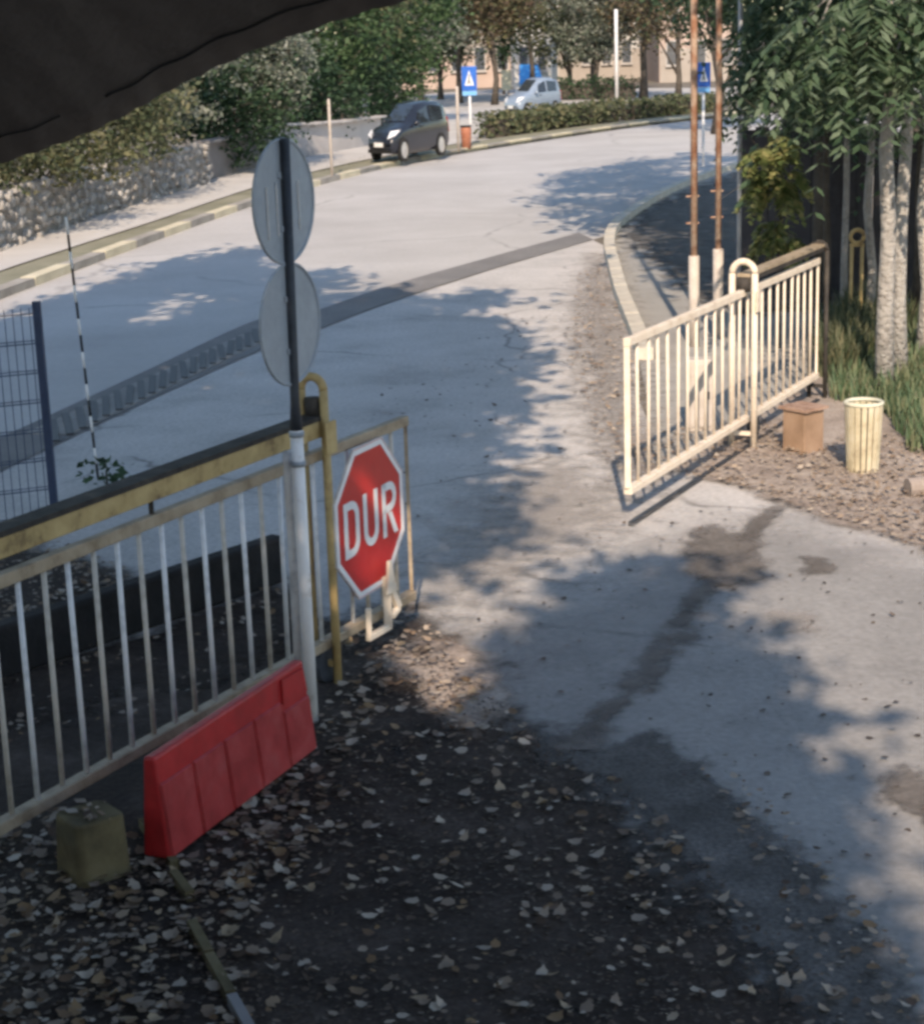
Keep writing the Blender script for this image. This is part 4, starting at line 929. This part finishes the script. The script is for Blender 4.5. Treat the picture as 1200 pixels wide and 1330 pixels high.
MB().tube([b, b + [0, 0, z0]], .06, 8).build('pole', M['grey_pole'], e, True); MB().box((b[0], b[1], (z0+z1)/2), (.5, .05, z1-z0)).build('plate', M['rim_pale'], e)
b = G(606, 198); e = empty('street_bin', b, 'rusty orange street bin behind the crossing sign post', 'bin')
MB().tube([b + [0, .12, .08], b + [0, .12, .62], b + [0, .12, .70]], [.13, .155, .14], 14).build('drum', M['orange'], e, True)
MB().tube([b + [0, .12, .70], b + [0, .12, .74]], .165, 14).build('lid', M['trim'], e, True); MB().tube([b + [0, .12, 0], b + [0, .12, .1]], .05, 8).build('stand', M['trim'], e)
# side road and far pavement beyond the kerb
sheet('side_road', [G(*p) for p in ((600,198),(660,186),(690,150),(760,132),(1250,122),(1250,112),(640,116),(560,122),(590,150),(640,166))], .012, M['asphalt_road'])
sheet('forecourt', [G(*p) for p in ((352,214),(520,189),(600,196),(640,166),(590,150),(560,122),(520,130),(500,160))], .016, M['pavement_far'])
# hedges
def hedge(label, pxs, h, wd, mat, n):
    L = [V2(G(*p)) for p in pxs]; e = empty('hedge', L[0], label, 'hedge', 'clipped hedges along the far kerb')
    pts = []; core = MB()
    for a_, b_ in zip(L[:-1], L[1:]):
        k = int(n * np.linalg.norm(b_ - a_)); t = RNG.random(k)[:, None]; d = b_ - a_; nn = np.array([-d[1], d[0], 0]) / np.linalg.norm(d)
        hgt = h * (1 + .10 * np.sin(t * 9) + .07 * np.sin(t * 23))
        pts.append(a_ + d * t + nn * (RNG.random(k)[:, None] - .1) * wd + np.array([0, 0, 1.0]) * (RNG.random(k)[:, None] ** .7) * hgt)
        core.beam(a_ + d * .06 + nn * wd * .45 + [0, 0, h * .38], b_ - d * .06 + nn * wd * .45 + [0, 0, h * .38], wd * .45, h * .66)
    V, F = leaf_quads(np.concatenate(pts), .15, 0, .7); put('foliage', V, F, M[mat], e); core.build('twigs', M['bark_dark'], e)
hedge('clipped olive hedge in front of the silver car', [(660,181),(740,169),(818,159)], .78, 1.4, 'lf_olive', 420)
hedge('clipped hedge running on behind the rusty poles', [(830,157),(890,151),(950,146)], .72, 1.4, 'lf_olive', 380)
hedge('dark low hedge in the shade beyond the side road', [(715,131),(770,130),(812,130)], 1.0, 1.4, 'lf_deep', 260)

# ------------------------------------------------------------------ far buildings and the blue awning
def building(label, px0, px1, Y, floors, mat, cols, base_mat=None):
    x0, x1 = at(px0, 100, Y)[0], at(px1, 100, Y)[0]; dpt = 9.0; hf = 2.9; Hb = floors * hf + .4
    e = empty('building', ((x0+x1)/2, Y, 0), label, 'building')
    MB().box(((x0+x1)/2, Y + dpt/2, Hb/2), (x1-x0, dpt, Hb)).build('wall', mat, e)
    MB().box(((x0+x1)/2, Y + dpt/2, Hb + .15), (x1-x0+.6, dpt+.6, .3)).build('roof', M['render_grey'], e)
    if base_mat: MB().box(((x0+x1)/2, Y - .02, 1.0), (x1-x0-.1, .06, 2.0)).build('plinth', base_mat, e)
    for f_ in range(floors):
        for i in range(cols):
            xc = x0 + (x1-x0) * (i+.5) / cols; zc = f_ * hf + 1.75; wv = (x1-x0) / cols * .42
            f2 = MB().box((xc, Y - .05, zc), (wv + .16, .10, 1.5)).build('window', M['frame_white'], e)
            MB().box((xc, Y - .105, zc), (wv, .03, 1.34)).build('pane', M['win_dark'], f2); MB().box((xc, Y - .14, zc - .79), (wv + .24, .18, .07)).build('sill', M['frame_white'], f2)
    return e
building('cream apartment block behind the middle trees', 520, 668, 118, 3, M['wall_cream'], 5, M['wall_pink'])
building('white corner house with dark windows above the blue awning', 668, 716, 112, 3, M['wall_white'], 2)
building('pale apartment block seen through the trees behind the lamp post', 724, 852, 128, 3, M['wall_white'], 5, M['wall_cream'])
building('pink rendered house between the rusty poles', 856, 960, 116, 3, M['wall_pink'], 3, M['wall_cream'])
ya = 108.0; c0 = at(690, 108, ya); 
e = empty('shop_awning', (c0[0], ya, 0), 'bright blue awning stand in front of the white corner house', 'awning')
zA = at(690, 84, ya)[2]; zB = at(690, 108, ya)[2]; xA, xB = at(674, 100, ya)[0], at(706, 100, ya)[0]
m_ = MB(); m_.add([(xA, ya, zB), (xB, ya, zB), (xB - .25, ya + 1.6, zA), (xA + .1, ya + 1.6, zA), (xA, ya, zB-.06), (xB, ya, zB-.06), (xB - .25, ya + 1.6, zA-.06), (xA + .1, ya + 1.6, zA-.06)], [(0,1,2,3),(7,6,5,4),(0,4,5,1),(1,5,6,2),(2,6,7,3),(3,7,4,0)]); m_.build('cloth', M['blue_awning'], e)
m_ = MB(); m_.prism([(xA, ya - .02, zB - .30), (xB, ya - .02, zB - .30), (xB, ya - .02, zB), (xA, ya - .02, zB)], (0, .03, 0)); m_.build('valance', M['blue_light'], e)
for x_ in (xA + .05, xB - .05): MB().tube([(x_, ya + .05, 0), (x_, ya + .05, zB)], .04, 6).build('leg', M['grey_pole'], e)

# ------------------------------------------------------------------ far trees
def ftree(px, base_y, label, mat, Y=None, r=2.0, h=6.0, zc=None, n=60, leaf=.30, bark='bark_dark', trunk=.14, low=None, name='tree', per=26, spread=.42, rz=None, droop=.15, grp='trees across the road'):
    b = G(px, base_y) if Y is None else V2(at(px, 60, Y)); zc = zc if zc else h * .55; rz = rz or h * .42
    tree(label, V2(b), [(b[0], b[1], zc, r * 1.1, r, rz * 1.1, int(n * 1.5))], leaf * .72, mat, per + 34, spread, trunk, bark, name, grp, limbs=7, droop=droop, zmin=low)
ftree(20, 0, 'yellow green bush on top of the stone wall at its near end', 'lf_yellow', Y=33, r=1.5, h=2.6, zc=1.6, rz=1.0, n=60, leaf=.16, trunk=.05, low=.9, name='shrub', spread=.25)
ftree(-45, 0, 'yellow green bush above the stone wall beside the awning', 'lf_olive', Y=31, r=1.4, h=2.6, zc=1.6, rz=1.0, n=50, leaf=.16, trunk=.05, low=.9, name='shrub', spread=.25)
ftree(95, 0, 'loose olive bush hanging over the stone wall', 'lf_olive', Y=37, r=1.5, h=3.4, zc=1.9, rz=1.2, n=60, leaf=.17, trunk=.06, low=.95, name='shrub', spread=.28)
ftree(150, 0, 'bushy yellowish tree leaning over the stone wall', 'lf_olive', Y=39, r=1.3, h=4, zc=2.1, rz=1.2, n=50, leaf=.18, trunk=.07, low=.9, spread=.28)
ftree(205, 0, 'dense grey green tree behind the end of the stone wall', 'lf_grey', Y=42.5, r=1.6, h=5, zc=2.9, rz=1.5, n=60, leaf=.20, low=1.3, spread=.3)
ftree(262, 0, 'dark green tree above the grey rendered wall', 'lf_deep', Y=47.5, r=2.0, h=6, zc=3.1, rz=1.9, n=80, leaf=.22, low=1.0)
ftree(318, 0, 'tall deep green tree between the grey wall and the round sign', 'lf_green', Y=53, r=2.0, h=6.5, zc=3.6, rz=2.2, n=80, leaf=.22, low=1.2)
ftree(352, 0, 'whitish leaved small tree behind the upper round sign', 'lf_grey', Y=47, r=.9, h=4, zc=2.7, rz=1.3, n=50, leaf=.17, trunk=.07, low=1.3, spread=.24)
ftree(415, 0, 'green tree with thin trunk behind the pale wall', 'lf_green', Y=59, r=2.2, h=7, zc=4.1, rz=2.3, n=80, leaf=.24, low=1.7)
ftree(455, 0, 'drooping grey green tree over the pale wall', 'lf_olive', Y=64, r=2.0, h=7, zc=4.0, rz=2.5, n=70, leaf=.24, low=1.5)
ftree(505, 0, 'tall willowy green tree behind the dark hatchback', 'lf_green', Y=70, r=2.4, h=8, zc=4.6, rz=2.9, n=110, leaf=.26, low=1.5, droop=.6)
ftree(300, 0, 'dark shrub behind the grey rendered wall', 'lf_deep', Y=46.5, r=1.5, h=2.6, zc=1.4, rz=1.1, n=50, leaf=.18, trunk=.05, low=.2, name='shrub', spread=.3)
ftree(395, 0, 'dark shrub behind the pale wall near the round sign', 'lf_deep', Y=56, r=1.6, h=3, zc=1.6, rz=1.3, n=50, leaf=.2, trunk=.05, low=.2, name='shrub', spread=.3)
ftree(440, 0, 'dark shrub under the drooping tree behind the pale wall', 'lf_deep', Y=61, r=1.8, h=3, zc=1.8, rz=1.5, n=60, leaf=.2, trunk=.05, low=.2, name='shrub', spread=.3)
ftree(492, 0, 'dark shrub behind the roof of the dark hatchback', 'lf_green', Y=67, r=1.5, h=4, zc=2.2, rz=1.8, n=60, leaf=.22, trunk=.05, low=.2, name='shrub', spread=.3)
ftree(545, 0, 'grey green tree right of the willowy tree', 'lf_grey', Y=84, r=2.2, h=8, zc=5.4, rz=3.0, n=80, leaf=.28, low=1.2)
ftree(595, 0, 'yellowing tree above the first blue crossing sign', 'lf_yellow', Y=92, r=2.2, h=8, zc=6.0, rz=2.7, n=80, leaf=.28, low=2.3)
ftree(570, 0, 'small green tree before the cream block', 'lf_olive', Y=98, r=1.7, h=6, zc=3.6, rz=2.0, n=70, leaf=.26, low=1.0)
ftree(655, 0, 'slender dark tree left of the blue awning', 'lf_deep', Y=103, r=1.2, h=7, zc=4.0, rz=2.6, n=60, leaf=.26, low=1.0)
ftree(640, 0, 'brown autumn tree in front of the cream block', 'lf_brown', Y=88, r=2.3, h=8, zc=5.8, rz=2.7, n=90, leaf=.28, low=1.9)
ftree(738, 0, 'cone shaped brownish green tree left of the lamp post', 'lf_olive', Y=95, r=2.0, h=8, zc=4.4, rz=3.2, n=90, leaf=.26, low=1.5)
ftree(775, 0, 'round grey green tree just left of the lamp post', 'lf_grey', Y=92, r=2.0, h=7, zc=4.0, rz=2.3, n=70, leaf=.26, low=1.8)
ftree(770, 0, 'dark green tree behind the lamp post', 'lf_deep', Y=102, r=3.4, h=9, zc=5.8, rz=3.4, n=90, leaf=.30, low=2.2)
ftree(835, 0, 'open brown tree right of the lamp post', 'lf_brown', Y=90, r=2.2, h=8, zc=5.2, rz=2.4, n=50, leaf=.26, low=1.9, trunk=.18)
ftree(880, 0, 'sparse reddish brown tree behind the first rusty pole', 'lf_brown', Y=86, r=2.2, h=8, zc=5.0, rz=2.6, n=55, leaf=.24, low=1.6)
ftree(690, 0, 'dark crowned tree far behind the blue awning', 'lf_deep', Y=100, r=3.0, h=10, zc=7.4, rz=3.0, n=60, leaf=.3, low=4.2)
ftree(930, 0, 'dark green tree overhanging the road behind the second blue sign', 'lf_deep', Y=58, r=2.4, h=8, zc=5.4, rz=2.5, n=80, leaf=.24, low=2.4)

# ------------------------------------------------------------------ right-hand trees with hanging compound leaves
def fronds(root, anchors, mat, L=.75, nl=11, wleaf=.05, lleaf=.17):
    Vs, Fs = [], []; k0 = 0
    for p, dirh in anchors:
        n = nl; t = np.linspace(.12, 1, n); az = dirh; Lf = L * random.uniform(.7, 1.25); dr = random.uniform(.5, 1.1)
        hx = np.array([math.cos(az), math.sin(az), 0])
        pos = p + hx * (Lf * .75 * (t - .25 * t * t))[:, None] + np.array([0, 0, 1.0]) * (Lf * (.18 * t - dr * t * t))[:, None]
        side = np.array([-hx[1], hx[0], 0])
        for sgn in (-1, 1):
            d = side * sgn * .8 + hx * .35 + np.array([0, 0, -.55]) + RNG.normal(size=(n, 3)) * .16; d /= np.linalg.norm(d, axis=1)[:, None]
            ll = lleaf * (1.05 - .45 * t) * random.uniform(.85, 1.15); e_ = np.cross(d, np.array([0, 0, 1.0]) + RNG.normal(size=(n, 3)) * .25); e_ /= np.linalg.norm(e_, axis=1)[:, None] + 1e-9
            tip = pos + d * ll[:, None]; m1 = pos + d * (ll * .4)[:, None]; sw = (wleaf * .5)
            V = np.stack([pos, m1 + e_ * sw, tip, m1 - e_ * sw], 1).reshape(-1, 3); Vs.append(V); Fs.append(np.arange(4*n).reshape(n, 4) + k0); k0 += 4*n
    return np.concatenate(Vs), np.concatenate(Fs)
def frond_tree(label, base, blobs, mat, trunk, bark='bark_pale', lean=(0, 0), top=6.0, L=.75, name='tree', ll=.17, wl_=.05):
    base = np.array(base, float); t = empty(name, base, label, 'tree', 'trees hanging over the cream gate')
    anc = []; cs = []
    for cx, cy, cz, rx, ry, rz, n in blobs:
        for _ in range(n):
            d = RNG.normal(size=3); d /= np.linalg.norm(d); p = np.array([cx, cy, cz]) + d * np.array([rx, ry, rz]) * random.uniform(.35, 1); anc.append((p, math.atan2(d[1] + RNG.normal() * .5 - .25, d[0] + RNG.normal() * .5)))
        cs.append(np.array([cx, cy, cz]))
    V, F = fronds(t, anc, mat, L, 11, wl_, ll); put('crown', V, F, M[mat], t)
    tp = base + np.array([lean[0], lean[1], top]); pts = [base + (tp - base) * k / 7 + (np.array([RNG.normal(), RNG.normal(), 0]) * .025 if k else 0) for k in range(8)]
    m_ = MB(); m_.tube(pts, [trunk * (1.3 if k == 0 else 1.06 - .07 * k) for k in range(8)], 12)
    for i, c in enumerate(cs):
        for q in range(3):
            s_ = pts[4 + (i + q) % 3]; e_ = c + RNG.normal(size=3) * .4; m_.tube([s_, (s_ + e_) / 2 + [0, 0, .2], e_], [trunk*.4, trunk*.25, trunk*.08], 6)
    m_.build('trunk', M[bark], t, True); return t
b1_ = G(1148, 508); b2_ = G(1168, 492); b3_ = G(1196, 470); b4_ = G(1226, 520)
frond_tree('pale trunked tree nearest the bin with big hanging fronds', b1_, [(b1_[0]-.35, b1_[1]-.4, 3.05, .55, .5, .5, 80), (b1_[0]+.9, b1_[1], 4.3, 1.2, 1.3, .9, 110)], 'lf_frond', .075, lean=(-.02, .0), top=5.0, L=1.0, ll=.21, wl_=.06)
frond_tree('pale trunked tree just behind the nearest one', b2_, [(b2_[0], b2_[1]+.3, 3.3, 1.0, .9, .8, 60), (b2_[0], b2_[1]+.5, 4.6, 1.3, 1.3, .9, 90)], 'lf_frond', .065, lean=(.05, .1), top=5.0)
frond_tree('thin pale trunked tree at the picture edge', b3_, [(b3_[0], b3_[1], 3.0, .7, .8, .9, 90), (b3_[0]+.3, b3_[1], 4.6, 1.3, 1.3, .9, 70)], 'lf_frond', .06, lean=(.0, .1), top=5.0)
q = np.array([4.35, 22.0, 0]); frond_tree('dark hanging tree over the pavement behind the grey pole', q, [(3.72, 20.6, 2.95, .42, .7, .9, 140), (3.9, 21.5, 4.6, 1.2, 1.3, 1.0, 120)], 'lf_frond', .09, 'bark_dark', top=5.0)
q = np.array([5.2, 20.5, 0]); frond_tree('dark trunked tree in front of the board fence', q, [(4.7, 19.8, 3.4, .8, .9, .75, 120), (5.2, 20.5, 4.9, 1.5, 1.5, 1.0, 110)], 'lf_frond', .10, 'bark_dark', top=5.2)
q = np.array([4.9, 26.0, 0]); frond_tree('big dark tree shading the road bend', q, [(4.6, 25.5, 4.2, 1.5, 1.7, 1.3, 170), (3.9, 26.5, 5.6, 1.9, 2.0, 1.3, 170)], 'lf_frond', .13, 'bark_dark', top=5.6, L=.9, ll=.22, wl_=.07)
q = np.array([5.6, 31.0, 0]); frond_tree('tree along the road bend behind the grey pole', q, [(5.2, 30.5, 4.8, 1.8, 2.0, 1.5, 150), (4.4, 31.5, 6.3, 1.9, 2.2, 1.3, 130)], 'lf_frond', .13, 'bark_dark', top=6.0, L=.9, ll=.22, wl_=.07)
for k, (px, py, lab) in enumerate(((1030, 380, 'thin shaded stem behind the black hoop post, nearer the grey pole'), (1072, 400, 'thin shaded stem just behind the black hoop post'), (1095, 415, 'thin pale stem left of the ring topped post'), (1128, 430, 'thin pale stem right of the ring topped post'))):
    b_ = G(px, py); frond_tree(lab, b_, [(b_[0] - .1, b_[1], 2.5 + .25 * (k % 2), .35, .4, .55, 34), (b_[0], b_[1], 3.7, .7, .7, .7, 50)], 'lf_frond', .038 + .008 * (k % 2), 'bark_pale' if k > 1 else 'bark_dark', lean=(random.uniform(-.15, .15), .1), top=4.6, L=.6)
# yellow green sucker by the fence
q = at(1012, 300, 18.6); q[2] = 0; u1, u2, u3 = at(1012, 305, 18.6), at(1005, 235, 18.4), at(1000, 190, 18.3)
frond_tree('yellow green sapling leaning over the cream gate', q, [(u1[0], u1[1], u1[2], .15, .15, .20, 22), (u2[0], u2[1], u2[2], .22, .2, .2, 34), (u3[0], u3[1], u3[2], .16, .2, .15, 18)], 'lf_frond_y', .018, 'bark_dark', top=2.1, L=.34, ll=.14, wl_=.06, name='sapling')
q = np.array([6.4, 18.2, 0]); frond_tree('shaded tree at the far right behind the trunks', q, [(6.0, 18.2, 3.4, .9, 1.0, 1.2, 130), (6.0, 18.2, 1.9, .8, .9, .7, 60)], 'lf_frond', .09, 'bark_dark', top=5.0)

# ------------------------------------------------------------------ grass, weeds, fallen leaves
def in_poly(px, n):
    poly = np.array([G(p[0], p[1])[:2] for p in px]); lo, hi = poly.min(0), poly.max(0); out = []
    while sum(len(o) for o in out) < n:
        P = lo + RNG.random((n * 2, 2)) * (hi - lo); out.append(P[sdist(P, poly) > 0])
    return np.concatenate(out)[:n]
def clumpy(P, keep, scale=1.7, floor=.15):           # thin points out in patches
    f = .5 + .25 * (np.sin(P[:,0]*scale*3.1 + 1.3*np.sin(P[:,1]*scale*2.3)) + np.sin(P[:,1]*scale*2.7 + 1.7*np.sin(P[:,0]*scale*1.9+2)))
    return P[RNG.random(len(P)) < np.clip(floor + f * keep, 0, 1)]
def blades(name, px, n, h, label, mat='grass', cat='grass', lean=.35, wd=.012):
    P = in_poly(px, n); n = len(P); hh_ = h * (.4 + RNG.random(n) * .9); az = RNG.random(n) * 6.283; d = np.stack([np.cos(az), np.sin(az)], 1)
    b = np.column_stack([P, np.zeros(n)]); s_ = np.column_stack([-d[:,1], d[:,0], np.zeros(n)]) * wd
    m = b + np.column_stack([d * (hh_ * lean * .35)[:,None], hh_ * .6]); t = b + np.column_stack([d * (hh_ * lean)[:,None], hh_])
    V = np.stack([b - s_, b + s_, m + s_ * .7, m - s_ * .7, t], 1).reshape(-1, 3)
    i = np.arange(n) * 5; F = np.concatenate([np.stack([i, i+1, i+2, i+3], 1), np.stack([i+3, i+2, i+4, i+4], 1)])
    F3 = np.concatenate([np.stack([i, i+1, i+2], 1), np.stack([i, i+2, i+3], 1), np.stack([i+3, i+2, i+4], 1)])
    o = put(name, V, F3, M[mat], None, (P[:,0].mean(), P[:,1].mean(), 0)); return tag(o, label, cat, kind='stuff')
blades('grass', [(1075,520),(1080,470),(1140,440),(1260,440),(1300,560),(1260,600),(1180,590),(1150,540)], 5200, .20, 'green grass tufts round the foot of the pale trunks')
blades('weeds', [(1060,490),(1065,440),(1130,400),(1190,430),(1150,470),(1090,500)], 3000, .34, 'dry olive weeds beyond the end of the cream gate', 'lf_olive', wd=.018)
blades('grass', [(250,262),(480,214),(480,207),(330,245)], 1500, .10, 'thin grass on the verge below the pale wall', 'lf_olive', wd=.02)
def litter(name, px, n, size, mat, label, keep=1.1, floor=.1, z=.03, scale=1.7, cup=.14):
    P = clumpy(in_poly(px, n), keep, scale, floor); n = len(P); s_ = size * (.38 + 1.15 * RNG.random(n) ** 1.6)
    az = RNG.random(n) * 6.283; c, sn = np.cos(az), np.sin(az); X = np.column_stack([c, sn, RNG.normal(size=n) * .17]); Y = np.column_stack([-sn, c, RNG.normal(size=n) * .17])
    C = np.column_stack([P, z + RNG.random(n) * .02]); up = np.array([0, 0, 1.0]) * (s_ * cup)[:, None] * RNG.random(n)[:, None]
    a_ = s_[:, None] * .5; w_ = a_ * (.55 + .4 * RNG.random(n))[:, None]
    prof = ((0, 1.2), (26, .84), (55, .92), (92, .78), (128, .86), (160, .66), (180, .80), (200, .66), (232, .86), (268, .78), (305, .92), (334, .84)) if size > .026 else ((0, 1.1), (60, .8), (125, .7), (180, .9), (235, .7), (300, .8))
    nr = len(prof); ring = [C + X * a_ * (r_ * math.cos(math.radians(g_))) + Y * w_ * (r_ * math.sin(math.radians(g_))) * 1.1 + up * (r_ * (1 + .5 * math.cos(math.radians(2 * g_)))) for g_, r_ in prof]
    V = np.stack([C] + ring, 1).reshape(-1, 3); i = np.arange(n) * (nr + 1)
    F = np.concatenate([np.stack([i, i+1+k, i+1+(k+1) % nr], 1) for k in range(nr)])
    o = put(name, V, F, M[mat], None, (P[:,0].mean(), P[:,1].mean(), 0)); return tag(o, label, 'leaves', kind='stuff')
FG = [(-60,1350),(-60,1120),(60,1060),(200,1090),(420,960),(430,840),(520,800),(600,880),(700,965),(820,1030),(980,1190),(1080,1300),(1120,1350)]
litter('leaf_crumbs', FG, 9000, .022, 'lf_mould', 'fine brown leaf crumbs trodden into the dark soil in the foreground', scale=1.3, floor=.45, keep=.8, z=.022)
litter('fallen_leaves', FG, 1050, .046, 'lf_fall', 'pale fallen leaves strewn over the dark soil in the foreground', scale=1.1, floor=.3, keep=.8)
litter('fallen_leaves', FG, 330, .050, 'lf_pale', 'broad whitish leaves lying singly on the dark soil', scale=.8, floor=.4, keep=.6, z=.036, cup=.4)
litter('fallen_leaves', [(-60,1350),(-60,1120),(70,1060),(190,1095),(330,1010),(430,930),(500,850),(520,900),(440,1010),(400,1130),(340,1240),(330,1350)], 1350, .050, 'lf_fall', 'thick drift of leaves along the edging and the red barrier', scale=1.4, floor=.3, keep=1.1)
litter('fallen_leaves', [(805,585),(900,558),(985,545),(1060,590),(1110,560),(1270,600),(1270,745),(1140,698),(1010,655),(930,628),(850,622)], 3600, .038, 'lf_sun', 'brown leaves covering the sunlit soil round the bin and the box', scale=1.0, floor=.3)
litter('fallen_leaves', [(-80,730),(70,712),(160,745),(180,790),(60,830),(-80,880)], 900, .045, 'lf_fall', 'leaves heaped behind the shaded gate bars', floor=.4, z=.045)
litter('fallen_leaves', [(-80,1010),(-80,940),(100,855),(366,765),(420,830),(150,960)], 260, .042, 'lf_fall', 'leaves blown along the foot of the low dark wall', floor=.15)
litter('fallen_leaves', [(490,850),(560,820),(640,900),(650,960),(600,950),(540,900)], 260, .036, 'lf_sun', 'leaves caught in the patch of sun by the gate end', floor=.4)
litter('fallen_leaves', [(750,360),(795,340),(820,440),(832,560),(820,640),(780,600),(740,480)], 1300, .042, 'lf_sun', 'leaves gathered along the kerb of the driveway', floor=.25)
litter('fallen_leaves', [(980,1120),(900,1000),(1000,1040),(1180,1250),(1200,1340),(1080,1340)], 160, .04, 'lf_fall', 'few leaves scattered on the asphalt edge near the yard concrete', floor=.4)
litter('leaf_crumbs', [(700,700),(980,650),(1200,720),(1260,1380),(1100,1180),(900,985),(740,960),(600,830)], 420, .03, 'lf_dark', 'dark leaf crumbs scattered over the yard concrete', floor=.4, keep=.5, z=.012)
litter('leaf_crumbs', [(480,520),(700,400),(780,420),(800,640),(700,720),(560,780),(500,700)], 420, .04, 'lf_dark', 'dark leaf crumbs scattered over the driveway between the gates', floor=.4, keep=.5, z=.012)
bt = c_blk + np.array([0, 0, .275]); V, F = leaf_quads(bt + RNG.normal(size=(16, 3)) * np.array([.05, .05, .0]) + RNG.random((16, 3)) * np.array([0, 0, .012]), .05, 0, .7)
V[:, 2] = bt[2] + (V[:, 2] - bt[2]) * .3 + .004
tag(put('fallen_leaves', V, F, M['lf_fall'], None, bt), 'few dry leaves lying on top of the yellow block', 'leaves', kind='stuff')
# small plant by the striped pole
q = G(140, 632); e = empty('small_plant', q, 'small dark weed at the foot of the striped pole', 'plant')
V, F = leaf_quads(q + RNG.normal(size=(70, 3)) * np.array([.09, .05, .06]) + np.array([0, 0, .12]), .07); put('foliage', V, F, M['lf_deep'], e)
MB().tube([q, q + [0, 0, .12]], .008, 5).build('stem', M['bark_dark'], e)

for o in S.objects:
    if '_w' in o: del o['_w']
